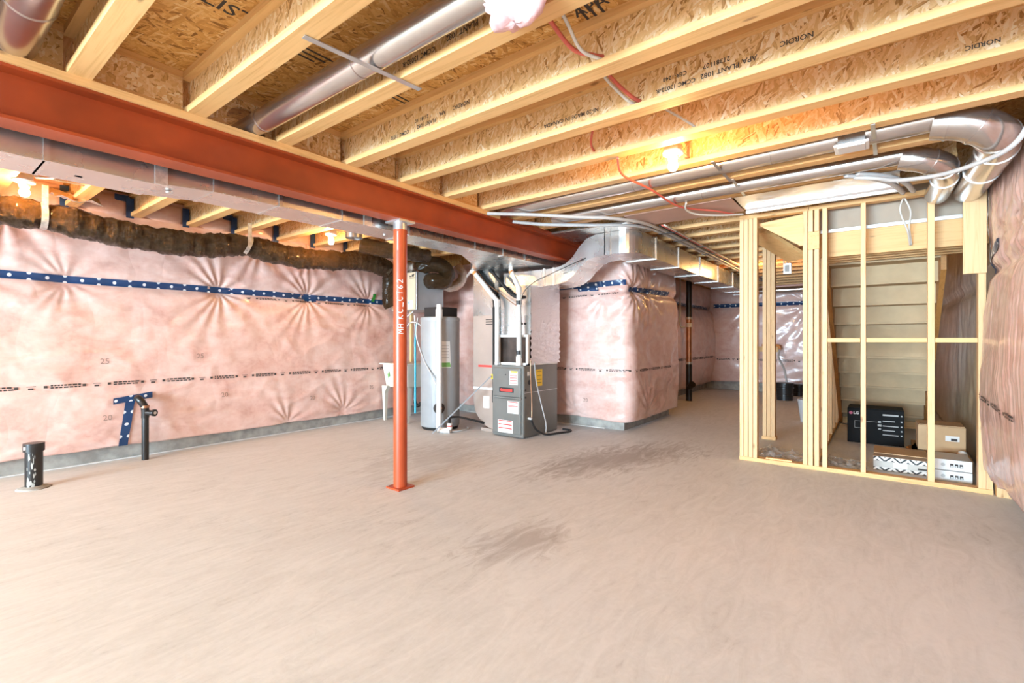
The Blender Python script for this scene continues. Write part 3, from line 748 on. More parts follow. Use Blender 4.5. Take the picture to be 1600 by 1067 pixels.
# register
rg = thing('ceiling_register', 'white square ceiling register under a round pipe', 'register', (3.72,.14,2.42))
MB().box(3.64,3.80,.05,.23,2.415,2.43).build('face_plate', M_WHITE, rg, bevel=.004)
MB().box(3.655,3.785,.068,.212,2.408,2.415).build('inner_panel', M_PAPER, rg, bevel=.003); MB().box(3.66,3.78,.07,.21,2.43,2.50).build('boot', M_GALV, rg)

# pans under the joist bays
MB_ = MB()
nx, ny = 12, 46; rnd = random.Random(4)
for i in range(nx+1):
    for j in range(ny+1):
        z = 2.432-.008*math.sin(i/nx*math.pi)+rnd.uniform(-.0016,.0016)-(.03 if i == nx else 0)
        MB_.v.append((4.46+.50*i/nx, 1.0-1.12*j/ny, z))
MB_.f = [(i*(ny+1)+j, i*(ny+1)+j+1, (i+1)*(ny+1)+j+1, (i+1)*(ny+1)+j) for i in range(nx) for j in range(ny)]
fp = thing('foil_air_pan', 'bright crinkled foil return-air pan above the stud partition', 'duct', (4.7,.45,2.40))
MB_.build('foil_sheet', M_FOIL, fp, smooth=True); MB().box(4.94,4.97,-.12,1.0,2.395,2.44).build('front_flange', M_FOIL, fp)
tag(MB().box(4.46,4.97,1.02,2.015,2.428,2.437).build('cardboard_air_pan', M_THERM, origin=(4.7,1.7,2.43)), 'flat pinkish-brown panel closing a joist bay next to the foil pan', 'panel')

# ------------------------------------------------------------------ supply duct with ogee offset, then the long run
sd = thing('supply_duct', 'shiny sheet-metal supply duct rising in an S-curve and running to the far room', 'duct', (5.2, 2.3, 2.16))
bot = [(3.92,1.86),(3.30,1.86),(3.08,1.872),(2.97,1.90),(2.87,1.96),(2.77,2.06),(2.68,2.125),(2.58,2.15),(2.46,2.16)]
top = [(3.92,2.07),(3.20,2.07),(3.06,2.085),(2.97,2.115),(2.88,2.18),(2.79,2.29),(2.70,2.37),(2.58,2.405),(2.46,2.41)]
m = MB(); k = len(bot)
for u in (4.93, 5.36):
    m.v += [(u, a, b) for a, b in bot]+[(u, a, b) for a, b in top]
o2 = 2*k
for i in range(k-1):
    m.f += [(i, i+1, k+i+1, k+i), (o2+k+i, o2+k+i+1, o2+i+1, o2+i), (i+1, i, o2+i, o2+i+1), (k+i, k+i+1, o2+k+i+1, o2+k+i)]
m.f += [(0, k, o2+k, o2), (k-1, o2+k-1, o2+2*k-1, 2*k-1)]
m.build('offset_section', M_GALV, sd)
# rounded turn, then straight sections
tp = []
for i in range(9):
    a = R(90*i/8); tp.append((5.12-.19*math.cos(a), 2.29-.19*math.sin(a)))
tp = [(4.93,2.47)]+tp+[(5.55,2.10),(5.55,2.47)]
MB().prism(tp, 'z', 2.16, 2.41).build('turn_section', M_GALV, sd)
us = [5.55,6.35,7.3,8.3,9.3,10.3,11.0]
for a, b in zip(us[:-1], us[1:]):
    MB().box(a,b,2.10,2.47,2.165,2.41).build('duct_section', M_GALV, sd); MB().box(a+.004,b-.004,2.102,2.468,2.158,2.164).build('bottom_panel', M_PAN, sd)
for u in us: MB().box(u-.015,u+.015,2.09,2.48,2.150,2.42).build('drive_cleat', M_GALV, sd)
for v in (3.28, 3.14, 2.40): MB().box(4.920,4.93,v-.012,v+.012,(1.86 if v > 3 else 2.15),(2.08 if v > 3 else 2.41)).build('drive_cleat', M_GALV, sd)
MB().tube([(11.0,2.28,2.29),(11.25,2.28,2.29),(12.2,2.28,2.29)], .09, 20).build('end_pipe', M_GALVR, sd, smooth='auto')
m = MB(); pts = []
for i in range(13):
    a = R(-90+180*i/12); pts.append((4.92+.28*math.sin(a), 3.02+.18*math.cos(a)))
pts = [(4.64,2.02),(5.20,2.02)]+[(p[0], p[1]) for p in reversed(pts)]
tag(MB().prism(pts, 'z', 2.412, 2.439).build('plenum_pan', M_GALV, origin=(4.9,2.5,2.412), bevel=.006), 'flat round-ended sheet-metal pan above the curved supply duct', 'duct')

# ------------------------------------------------------------------ furnace group
fu = thing('furnace', 'grey gas furnace with red-striped stickers and a yellow tag', 'furnace', (5.0, 3.64, 0))
U0, U1, V0, V1 = 4.66, 5.42, 3.40, 3.885
MB().box(U0+.01,U1,V0,V1,.012,.885).build('cabinet', M_FURNS, fu, bevel=.006)
for (v, u) in ((V0+.03,U0+.05),(V1-.06,U0+.05),(V0+.03,U1-.08),(V1-.06,U1-.08)): MB().box(u,u+.03,v,v+.03,0,.02).build('foot', M_BLACK, fu)
MB().box(U0-.004,U0+.012,V0+.004,V1-.004,.012,.885).build('front_frame', M_FURN, fu, bevel=.003)
d1 = MB().box(U0-.022,U0-.002,V0+.03,V1-.03,.50,.855).build('upper_door', M_FURN, fu, bevel=.008)
d2 = MB().box(U0-.022,U0-.002,V0+.03,V1-.03,.05,.475).build('lower_door', M_FURN, fu, bevel=.008)
MB().box(U0-.026,U0-.018,V0+.02,V1-.03,.478,.498).build('handle_ledge', M_FURNS, fu)
bd = MB().box(U0-.028,U0-.021,3.535,3.755,.555,.612).build('name_badge', M_BLACK, d1)
MB().prism([(3.742,.585),(3.725,.603),(3.71,.597),(3.55,.597),(3.55,.565),(3.73,.565)], 'x', U0-.030, U0-.0275).build('red_emblem', M_REDINK, d1)
MB().cyl((U0-.026,3.66,.77),(U0-.02,3.66,.77),.008,10).build('peep_hole', M_BLACK, d1)
def sticker(par, u, va, vb, za, zb, stripes, mat=M_PAPER, smat=M_REDINK):
    MB().box(u-.0245+.002,u-.021,va,vb,za,zb).build('sticker', mat, par)
    m = MB()
    for z, h in stripes: m.box(u-.0245,u-.022,va+.012,vb-.012,z,z+h)
    if stripes: m.build('sticker_stripe', smat, par)
sticker(d1, U0, 3.47, 3.60, .65, .82, [(.67,.008),(.70,.008),(.73,.008),(.76,.008)]); MB().box(U0-.0255,U0-.022,3.475,3.57,.80,.818).build('sticker_band', M_YEL, d1)
sticker(d2, U0, 3.46, 3.63, .30, .45, [(.435,.009),(.385,.009)]); sticker(d2, U0, 3.55, 3.78, .055, .21, [(.195,.010),(.15,.012),(.105,.012)])
MB().box(4.93,5.06,V0-.003,V0+.001,.62,.83).build('yellow_sticker', M_YEL, fu)
m = MB()
for z in (.80,.75,.70,.66): m.box(4.95,5.04,V0-.0045,V0-.002,z,z+.006)
m.build('sticker_stripe', M_INK, fu)
MB().box(4.74,4.81,V0-.003,V0+.001,.76,.81).build('small_sticker', M_PAPER, fu)
for (u, z, r) in ((4.70,.59,.014),(4.70,.50,.014),(4.78,.68,.03)): MB().cyl((u,V0-.004,z),(u,V0+.002,z),r,14).build('knockout', M_BLACK, fu)
MB().box(4.68,5.42,V0-.0015,V0+.001,.553,.558).build('seam_line', M_STEEL, fu)
pk = [(4.76,V0-.03,.95),(4.77,V0-.025,.75),(4.80,V0-.022,.45),(4.80,V0-.022,.24)]
tag(MB().tube(spline(pk), .006, 8).build('copper_tube', M_COPPER, origin=(4.8,V0-.02,.24)), 'thin copper line down the furnace side', 'pipe')
MB().cyl((4.76,V0-.05,.24),(4.76,V0+.01,.24),.014,12).build('drain_elbow', M_PVC, fu)
hs = [(4.76,V0-.04,.23),(4.84,V0-.06,.10),(5.0,V0-.10,.02),(5.2,V0-.16,.015),(5.36,V0-.22,.015),(5.46,V0-.18,.015),(5.46,V0-.06,.015)]
tag(MB().tube(spline(hs), .013, 10).build('drain_hose', M_BLACK, origin=(5.1,V0-.1,0), smooth=True), 'black drain hose looping on the floor beside the furnace', 'hose')
hs = [(4.86,V0-.02,.93),(4.88,V0-.03,.7),(4.98,V0-.04,.4),(5.04,V0-.07,.15),(5.02,V0-.08,.02)]
tag(MB().tube(spline(hs), .008, 8).build('power_cable', M_GREYC, origin=(5.0,V0-.05,0), smooth=True), 'grey cable hanging down the furnace side past the yellow tag', 'cable')
# coil box on top
cb = thing('coil_box', 'open white-framed coil box on the furnace backed with dark sheet', 'coil box', (5.0,3.64,.885))
MB().box(4.80,5.38,3.42,3.87,.90,1.24).build('dark_inner_panel', M_DBRN, cb)
for v in (3.41,3.865): MB().box(4.74,4.78,v-.013,v+.013,.90,1.26).build('corner_post', M_WHITE, cb)
for z in (.887,1.235): MB().box(4.742,4.79,3.395,3.88,z,z+.028).build('frame_rail', M_WHITE, cb)
MB().box(4.742,5.42,3.395,3.425,.887,.91).build('side_rail', M_WHITE, cb)
fi = MB(); n1, n2 = 30, 34; rnd = random.Random(9)
for i in range(n1+1):
    for j in range(n2+1):
        fi.v.append((4.79+.66*i/n1, 3.385-.012*math.sin(j*2.4+i*.5)*(j < n2*.45)-rnd.uniform(0,.006), .905+.97*j/n2))
fi.f = [(i*(n2+1)+j, (i+1)*(n2+1)+j, (i+1)*(n2+1)+j+1, i*(n2+1)+j+1) for i in range(n1) for j in range(n2)]
pn = thing('supply_plenum', 'foil-wrapped sheet-metal plenum rising from the furnace to the supply duct', 'plenum', (5.1,3.64,1.26))
fi.build('foil_wrap', M_FOILINS, pn, smooth=True)
MB().box(4.80,5.44,3.395,3.90,1.262,1.875).build('plenum_box', M_GALV, pn); MB().box(4.79,4.80,3.40,3.60,1.262,1.50).build('face_panel', M_GALV, pn)  # small front panel is an added sheet, laid in to stand for a reflection
for v in (3.52, 3.47): MB().cyl((4.785,v,1.40),(4.80,v,1.40),.016,12).build('grommet', M_BLACK, pn)
# return drop
rd = thing('return_drop', 'beige return-air drop with rounded boot left of the furnace', 'duct', (5.0,4.15,0))
MB().box(4.80,5.3,3.965,4.335,1.52,2.115).build('upper_duct', M_GALVD, rd); MB().box(4.798,5.3,3.963,4.337,.56,1.52).build('lower_duct', M_BEIGE, rd)
pts = [(3.89,.035),(3.89,.56),(4.335,.56),(4.335,.40)]+[(3.97+.365*math.cos(R(a)), .40+.365*math.sin(R(-a))) for a in range(10,91,10)]
MB().prism(pts, 'x', 4.80, 5.3).build('boot', M_BEIGE, rd, bevel=.004)
MB().box(4.79,4.80,3.965,4.335,.545,.575).build('filter_slot', M_PAPER, rd); MB().box(4.795,4.80,3.965,4.335,1.20,1.207).build('seam', M_BEIGE, rd)
MB().box(4.795,5.1,4.0,4.2,.0,.04).build('boot_foot', M_BEIGE, rd)
sticker(rd, 4.822, 3.99, 4.13, 1.37, 1.50, [(1.46,.012),(1.43,.010),(1.40,.010)], M_PAPER, M_INK)
sticker(rd, 4.822, 4.0, 4.26, .80, .93, [(.84,.028)]); sticker(rd, 4.822, 4.06, 4.16, .30, .46, [])
# black insulated line set
bl = spline([(4.765,4.22,2.112),(4.765,4.09,1.98),(4.765,3.97,1.86),(4.765,3.925,1.6),(4.765,3.922,1.2),(4.765,3.922,.9)])
tag(MB().tube(bl, .032, 12).build('insulated_line', M_BLACK, origin=(4.8,3.9,.9), smooth=True), 'thick black insulated line beside the bent white vent pipe', 'pipe')
bl = spline([(4.765,4.02,2.112),(4.765,3.85,1.95),(4.765,3.70,1.80),(4.768,3.60,1.74),(4.778,3.53,1.73),(4.805,3.48,1.73)])
tag(MB().tube(bl, .022, 12).build('insulated_line', M_BLACK, origin=(4.8,3.7,1.75), smooth=True), 'black insulated line curving behind the straight white vent pipe', 'pipe')
tag(MB().tube(spline([(4.725,4.20,2.112),(4.725,4.05,1.94),(4.725,3.93,1.86),(4.728,3.62,1.66),(4.725,3.534,1.62)]), .005, 8).build('copper_tube', M_COPPER, origin=(4.7,3.8,1.7)), 'thin copper line crossing in front of the plenum', 'pipe')
# white pvc vents
v1 = thing('vent_pipe', 'bent white vent pipe rising from the furnace to the trunk duct', 'pipe', (4.70,3.845,.885))
MB().tube([(4.70,3.845,.87),(4.70,3.845,1.66),(4.698,3.85,1.70),(4.655,4.20,2.085),(4.655,4.24,2.096)], .030, 16).build('pipe', M_PVC, v1, smooth='auto'); MB().tube([(4.70,3.845,1.62),(4.699,3.846,1.71)], .036, 16).build('coupling', M_PVC, v1, smooth='auto'); MB().cyl((4.70,3.845,.885),(4.70,3.845,.92),.036,16).build('clamp', M_STEEL, v1); MB().cyl((4.658,4.17,2.055),(4.655,4.195,2.08),.032,16).build('primer_ring', M_ORANGE, v1)
v2 = thing('vent_pipe', 'white vent pipe with black clamps standing on the furnace front', 'pipe', (4.70,3.50,.885))
MB().tube([(4.70,3.50,.87),(4.70,3.50,1.80),(4.70,3.505,1.84),(4.685,3.61,2.05),(4.685,3.61,2.118)], .030, 16).build('pipe', M_PVC, v2, smooth='auto')
for z in (1.02, 1.63): MB().cyl((4.70,3.50,z),(4.70,3.50,z+.05),.034,16).build('rubber_clamp', M_CLAMP, v2)
MB().cyl((4.70,3.50,.885),(4.70,3.50,1.0),.037,16).build('coupling', M_PVC, v2); MB().cyl((4.70,3.50,1.78),(4.70,3.503,1.85),.036,16).build('coupling', M_PVC, v2); MB().cyl((4.687,3.60,2.02),(4.685,3.61,2.05),.032,16).build('primer_ring', M_ORANGE, v2)
gp = thing('gas_pipe', 'black gas pipe with yellow valve between furnace and return drop', 'pipe', (4.74,3.92,.4))
MB().tube([(4.72,3.925,.42),(4.72,3.925,1.62)], .011, 10).build('pipe', M_ABS, gp); MB().box(4.70,4.735,3.91,3.945,.70,.76).build('valve', M_YEL, gp); MB().tube([(4.72,3.925,.44),(4.72,3.87,.44)], .014, 10).build('union', M_STEEL, gp); MB().cyl((4.72,3.925,.40),(4.72,3.925,.55),.016,10).build('drip_leg', M_ABS, gp)
for k, (a, b, c_) in enumerate(((3.45,1.90,M_WHITEW),(3.42,2.0,M_BLACK))):
    tag(MB().tube(spline([(4.695-.012*k,3.461-.013*k,.98),(4.695-.012*k,3.461-.013*k,1.3),(4.695-.012*k,3.461-.013*k,1.7),(4.73-.015*k,3.36-.02*k,1.86),(4.80-.01*k,3.2-.06*k,1.95+.02*k),(4.925,2.9-.2*k,2.02+.13*k)]), .005, 6).build('control_wire', c_, origin=(4.7,3.46,1.2)), ('thin white wire' if k == 0 else 'thin black wire')+' running up the straight vent pipe to the supply duct', 'wire')
# ------------------------------------------------------------------ water heater
wh = thing('water_heater', 'tall grey water heater tank with white and green sticker', 'water heater', (4.61,4.78,0))
c = (4.61,4.78,0)
MB().lathe(c, [(.24,.0),(.25,.02),(.25,.05)], 40).build('base_ring', M_BLACK, wh, smooth='auto'); MB().lathe(c, [(.262,.04),(.264,.06),(.264,1.46),(.262,1.475)], 48).build('tank', M_TANK, wh, smooth='auto'); MB().lathe(c, [(.266,1.455),(.268,1.47),(.266,1.50),(.24,1.512),(.1,1.518)], 48).build('lid', M_TANK, wh, smooth='auto')
thw = math.atan2(-4.78, -4.61)
def on_tank(da, z, r=.2655):
    t = thw+da; return (4.61+r*math.cos(t), 4.78+r*math.sin(t), z)
def tank_patch(name, d0, d1, z0, z1, mat, r=.2655, slant=0):
    m = MB(); n = 8
    for i in range(n+1):
        d = d0+(d1-d0)*i/n
        m.v += [on_tank(d+slant, z0, r), on_tank(d, z1, r)]
    m.f = [(2*i, 2*i+2, 2*i+3, 2*i+1) for i in range(n)]
    return m.build(name, mat, wh, smooth=True)
tank_patch('sticker', .02, .50, .83, 1.18, M_PAPER, .266, .06); tank_patch('sticker_band', .04, .50, .84, .90, M_GREEN, .2668, .06)
for z in (1.12,1.08,1.04,1.0,.96): tank_patch('sticker_text', .08, .44, z, z+.008, M_PRINTG, .2668)
tank_patch('face_panel', -.85, -.45, .22, .40, M_TANK, .268)  # access panel low on the tank
m = MB(); cc = on_tank(-.05, .30, .262); dd = Vector((math.cos(thw-.05), math.sin(thw-.05), 0)); m.cyl(cc, Vector(cc)+dd*.012, .075, 24); m.build('burner_port', M_DARK, wh)
m = MB(); m.cyl(Vector(cc)+dd*.01, Vector(cc)+dd*.02, .04, 20); m.build('port_cover', M_ORANGE, wh)
MB().box(4.45,4.80,4.64,4.92,1.51,1.64).build('black_vent_hood', M_BLACK, wh)
wp = thing('vent_pipe', 'vertical white pipe down the front of the water heater', 'pipe', (4.36,4.54,.05))
MB().tube([(4.385,4.565,1.66),(4.36,4.54,1.3),(4.345,4.525,.4),(4.335,4.52,.06)], .036, 16).build('pipe', M_PVC, wp, smooth='auto'); MB().tube([(4.382,4.562,1.60),(4.372,4.552,1.48)], .045, 16).build('coupling', M_PVC, wp, smooth='auto')
pu = thing('condensate_pump', 'small white condensate fitting with red-ringed cap on the floor by the tank', 'pump', (4.36,4.42,0))
MB().tube(spline([(4.335,4.53,.035),(4.36,4.46,.035),(4.40,4.38,.035)]), .035, 14).build('body', M_PVC, pu, smooth='auto'); MB().cyl((4.40,4.39,.05),(4.40,4.39,.13),.034,16).build('cap', M_PVC, pu); MB().cyl((4.40,4.39,.085),(4.40,4.39,.10),.0355,16).build('cap_ring', M_REDINK, pu); MB().cyl((4.40,4.39,.13),(4.40,4.39,.22),.018,12).build('black_fitting', M_ABS, pu)
tag(MB().tube(spline([(4.40,4.39,.20),(4.50,4.33,.20),(4.66,4.22,.15),(4.80,4.15,.10)]), .014, 10).build('drain_hose', M_BLACK, origin=(4.5,4.3,.1), smooth=True), 'black hose from the condensate fitting to the return drop', 'hose')
tag(MB().bar((4.20,4.50,.010),(4.69,3.93,.74), .020, .016).build('grey_conduit', M_DGREY, origin=(4.3,4.58,.02)), 'grey straight conduit leaning from the floor towards the furnace valve', 'conduit')
tag(MB().tube(spline([(4.42,4.42,.012),(4.55,4.36,.010),(4.75,4.38,.010),(4.80,4.45,.010)]), .010, 8).build('floor_tube', M_GREYC, origin=(4.5,4.4,0)), 'thin grey tube lying on the floor behind the condensate fitting', 'hose')
tag(MB().tube(spline([(4.42,5.02,1.50),(4.36,4.98,1.25),(4.34,4.82,.95),(4.335,4.66,.75),(4.335,4.57,.62)]), .008, 8).build('grey_cable', M_GREYC, origin=(4.35,4.8,1)), 'thin grey cable hanging down the front of the water heater', 'cable')
# heat recovery ventilator
hv = thing('ventilator_unit', 'cream box ventilator hung high beside the water heater', 'ventilator', (4.97,5.62,1.64))
MB().box(4.70,5.25,5.37,5.92,1.64,2.20).build('cabinet', M_HRV, hv, bevel=.006); MB().box(4.685,4.70,5.375,5.915,1.645,2.195).build('front_door', M_CREAM, hv, bevel=.006)
MB().box(4.681,4.686,5.42,5.53,1.66,1.78).build('info_sticker', M_PAPER, hv); MB().box(4.678,4.682,5.50,5.525,1.73,1.765).build('sticker_logo', M_LOGO, hv)
MB().box(4.681,4.685,5.385,5.50,2.105,2.112).build('logo_line', M_INK, hv); m = MB()
for k, (a, h) in enumerate(((.49,.022),(.475,.016),(.46,.02),(.44,.035),(.425,.035),(.405,.04))): m.box(4.681,4.685,5+a-.005,5+a+.005,2.125,2.125+h)
m.box(4.681,4.685,5.39,5.415,2.158,2.165); m.build('logo_mark', M_INK, hv)
MB().box(4.70,4.72,5.365,5.37,1.64,2.20).build('edge_trim', M_STEEL, hv)
for v in (5.45, 5.85): tag(MB().box(5.0,5.04,v-.02,v+.02,.85,1.64).build('support_stud', M_LZ, origin=(5.02,v,.85)), 'narrow wood post between the laundry tub and the cream ventilator', 'post', 'wood posts under the ventilator')
# flexible ducts
fd = thing('flexible_duct', 'long dark brown plastic-wrapped flexible duct sagging along the insulated wall', 'duct', (2.0,5.5,2.1))
fp_ = [(-2.3,5.55,2.25),(-1.0,5.52,2.22),(.2,5.50,2.215),(.78,5.5,2.225),(1.3,5.5,2.165),(1.9,5.5,2.165),(2.38,5.5,2.225),(2.9,5.5,2.18),(3.5,5.5,2.21),(3.75,5.5,2.25),(4.1,5.52,2.24),(4.35,5.62,2.22)]
sp = spline(fp_, 14); rs = []
for i, p in enumerate(sp):
    r_ = .122+.006*math.sin(i*1.9)+.004*math.sin(i*.7)
    for u0, k in ((.78,.022),(2.38,.026),(3.58,.014)): r_ -= k*math.exp(-((p.x-u0)/.06)**2)
    rs.append(r_)
def crumple(sp, rs, seed, seg=44, step=.012):
    P = np.array([tuple(p) for p in sp]); d = np.hypot(np.hypot(*np.diff(P[:, :2], axis=0).T), np.diff(P[:, 2])); l = np.concatenate([[0], np.cumsum(d)])
    n = max(4, int(l[-1]/step)); t = np.linspace(0, l[-1], n)
    pts = [Vector((np.interp(a, l, P[:,0]), np.interp(a, l, P[:,1]), np.interp(a, l, P[:,2]))) for a in t]
    rr = np.interp(t, l, rs); m = MB(); m.tube(pts, list(rr), seg)
    T, A = np.meshgrid(t, np.arange(seg)*2*math.pi/seg, indexing='ij')
    c, s_ = np.cos(A), np.sin(A)
    f = lambda k, sd: fbm(T*k+c*1.7+3, s_*2.1+T*k*.35+5, sd, 2)
    w1 = np.abs(f(9, seed)-.38); w2 = np.abs(f(21, seed+4)-.38)
    h = -.050*w1-.034*w2+.0022*np.sin(T*2*math.pi/.035)
    for i, p in enumerate(pts):
        for k in range(seg):
            v = Vector(m.v[i*seg+k]); q = v-p; m.v[i*seg+k] = tuple(p+q*(1+h[i,k]/q.length+.06))
    return m
crumple(sp, rs, 3).build('sleeve', M_FLEX, fd, smooth=True)
def band(u, z, r, tilt=.0):
    m = MB(); n = 28; pts = []
    for k in range(n+1):
        a = 2*math.pi*k/n; pts.append((u+tilt*math.sin(a), 5.5+r*math.cos(a), z+r*math.sin(a)))
    for k in range(n+1):
        m.v += [(pts[k][0]-.022, pts[k][1], pts[k][2]), (pts[k][0]+.022, pts[k][1], pts[k][2])]
    m.f = [(2*k, 2*k+1, 2*k+3, 2*k+2) for k in range(n)]
    s_ = m.build('hanging_strap', M_DUCTTAPE, fd, smooth=True)
band(.78,2.225,.112); band(2.38,2.225,.111,.04)
for u in (.78,2.38): MB().box(u-.02,u+.02,5.395,5.399,2.23,2.46).build('strap_tail', M_DUCTTAPE, fd)
def flex(pts, r, label, mat=M_FLEX, wob=.007):
    sp = spline(pts, 10); m = crumple(sp, [r]*len(sp), int(pts[0][0]*100))
    return tag(m.build('flexible_duct', mat, origin=pts[0], smooth=True), label, 'duct')
flex([(4.3,5.60,2.26),(4.45,5.70,2.24),(4.52,5.76,2.14),(4.54,5.79,1.96),(4.54,5.79,1.78),(4.57,5.78,1.70)], .10, 'short brown flexible duct dropping down beside the cream ventilator')
flex([(4.86,5.47,2.27),(4.92,5.34,2.33),(5.05,5.22,2.31),(5.12,5.16,2.20),(5.05,5.16,2.07),(4.93,5.22,2.07),(4.95,5.36,2.08)], .115, 'brown flexible duct curled in a hook on the side of the ventilator')
flex([(4.77,5.78,2.285),(4.79,5.70,2.288),(4.81,5.62,2.288),(4.83,5.56,2.285)], .09, 'silver flexible duct lying across the top of the ventilator', M_SILVFLEX)
flex([(5.20,5.365,2.06),(5.30,5.27,2.02),(5.42,5.20,2.08),(5.5,5.2,2.22),(5.5,5.3,2.36)], .075, 'narrow silver flexible duct behind the curled brown duct', M_SILVFLEX)
flex([(3.62,5.2,2.40),(3.9,5.05,2.36),(4.25,5.0,2.36),(4.6,5.05,2.38)], .10, 'brown flexible duct lying up in the joists behind the bulb')
tag(MB().tube([(4.98,4.62,2.098),(4.655,4.255,2.096)], .015, 10).build('white_pipe', M_PVC, origin=(5,4.9,2.1)), 'short thin white pipe joining the bent vent pipe under the trunk duct', 'pipe')
# blue and white tubes left of the tank
for k, (dv, mt, lb) in enumerate(((0, M_TEAL, 'bright blue plastic water line left of the grey tank'), (.03, M_WHITEW, 'white plastic water line left of the grey tank'))):
    tag(MB().tube(spline([(4.55+dv,5.22+dv,.16),(4.55+dv,5.22+dv,.8),(4.56+dv,5.23+dv,1.22),(4.62,5.26+dv*1.8,1.45+.1*k)]), .014-.004*k, 8).build('water_line', mt, origin=(4.55,5.22,.16)), lb, 'pipe')
tag(MB().tube(spline([(4.66,5.38,1.62),(4.56,5.52,1.45),(4.58,5.50,1.30),(4.53,5.34,1.42),(4.50,5.20,1.45),(4.49,5.04,1.40),(4.49,5.03,1.3)]), .010, 8).build('drain_tube', M_GREYC, origin=(4.6,5.4,1.4), smooth=True), 'looped clear drain tube under the cream ventilator', 'tube')
# laundry tub
lt = thing('laundry_tub', 'cream plastic laundry tub on four legs with a green emblem', 'sink', (4.76,5.62,0))
def frus(x0,x1,y0,y1,z0,z1,t): return MB().hexa([(x0+t,y0+t,z0),(x1-t,y0+t,z0),(x1-t,y1-t,z0),(x0+t,y1-t,z0)],[(x0,y0,z1),(x1,y0,z1),(x1,y1,z1),(x0,y1,z1)])
frus(4.50,5.02,5.34,5.90,.50,.84,.04).build('basin', M_TUB, lt, bevel=.015); MB().box(4.47,5.05,5.31,5.93,.835,.86).build('rim', M_TUB, lt, bevel=.006)
for (x, y, sx, sy) in ((4.53,5.37,1,1),(4.53,5.87,1,-1),(4.99,5.37,-1,1),(4.99,5.87,-1,-1)):
    m = MB().hexa([(x-.018,y-.018,0),(x+.018,y-.018,0),(x+.018,y+.018,0),(x-.018,y+.018,0)], [(x-.03,y-.03,.42),(x+.03,y-.03,.42),(x+.03,y+.03,.42),(x-.03,y+.03,.42)])
    m.hexa([(x-.03,y-.03,.42),(x+.03,y-.03,.42),(x+.03,y+.03,.42),(x-.03,y+.03,.42)], [(x-.035,y-.035+min(0,sy)*.06,.52),(x+.035,y-.035+min(0,sy)*.06,.52),(x+.035,y+.035+max(0,sy)*.06,.52),(x-.035,y+.035+max(0,sy)*.06,.52)]); m.build('leg', M_TUB, lt)
m = MB().prism([(5.745,.735),(5.73,.66),(5.755,.675),(5.75,.63),(5.775,.70),(5.755,.69)], 'x', 4.496, 4.507); m.build('green_emblem', M_GREEN, lt)
MB().tube(spline([(4.80,5.52,.50),(4.80,5.52,.30),(4.80,5.46,.22),(4.82,5.40,.26)]), .028, 12).build('drain_trap', M_ABS, lt, smooth=True)
tv = thing('floor_valve', 'black water meter fitting low behind the tank', 'valve', (5.5,4.75,0))
MB().tube([(5.5,4.75,0),(5.5,4.75,.52)], .03, 12).build('pipe', M_ABS, tv); MB().cyl((5.5,4.67,.50),(5.5,4.83,.50),.045,14).build('valve_body', M_ABS, tv)

# ------------------------------------------------------------------ floor drains at the left wall
st = thing('drain_stub', 'short black drain stub smeared with cement, capped', 'pipe', (.72,5.44,0))
MB().tube([(.72,5.44,0),(.72,5.44,.335)], .055, 28).build('pipe', M_ABS, st, smooth='auto'); MB().tube([(.72,5.44,.30),(.72,5.44,.365)], .066, 28).build('cap', M_ABS, st, smooth='auto')
sm = MB(); rnd = random.Random(5); ta = math.atan2(-5.44,-.72)
for k in range(26):
    t = ta-.75+rnd.uniform(0,.9); z = .02+rnd.random()**1.5*.26; a = rnd.uniform(.08,.26)*(1.3-z*3); h = rnd.uniform(.010,.03); n = len(sm.v)
    for q in range(7):
        an = 2*math.pi*q/7; tt = t+a*math.cos(an)*.6; sm.v.append((.72+.0565*math.cos(tt), 5.44+.0565*math.sin(tt), max(.003, z+h*math.sin(an))))
    sm.f.append(tuple(range(n, n+7)))
sm.build('cement_smears', M_CONC, st); MB().box(.655,.675,5.40,5.41,.32,.345).build('cap_label', M_PAPER, st)
MB().lathe((.72,5.44,0), [(.11,0),(.09,.008),(.055,.02)], 24).build('cement_collar', M_CONC, st, smooth=True)
s3 = thing('rough_in_drain', 'black rough-in pipe with tee and blue tape against the insulated wall', 'pipe', (1.57,5.84,0))
MB().tube([(1.57,5.84,0),(1.57,5.84,.43)], .03, 20).build('pipe', M_ABS, s3, smooth='auto'); MB().tube(spline([(1.57,5.84,.42),(1.565,5.835,.52),(1.53,5.85,.60),(1.52,5.90,.62)]), .034, 16).build('tee', M_ABS, s3, smooth='auto')
MB().tube([(1.57,5.84,.47),(1.62,5.755,.47)], .028, 16).build('side_inlet', M_ABS, s3, smooth='auto'); MB().tube([(1.616,5.762,.47),(1.625,5.747,.47)], .035, 16).build('hub', M_ABS, s3, smooth='auto'); MB().cyl((1.625,5.747,.47),(1.626,5.745,.47),.016,12).build('clean_plug', M_PAPER, s3)
MB().tube([(1.566,5.836,.52),(1.566,5.836,.545)], .038, 16).build('band', M_COPPER, s3, smooth='auto')

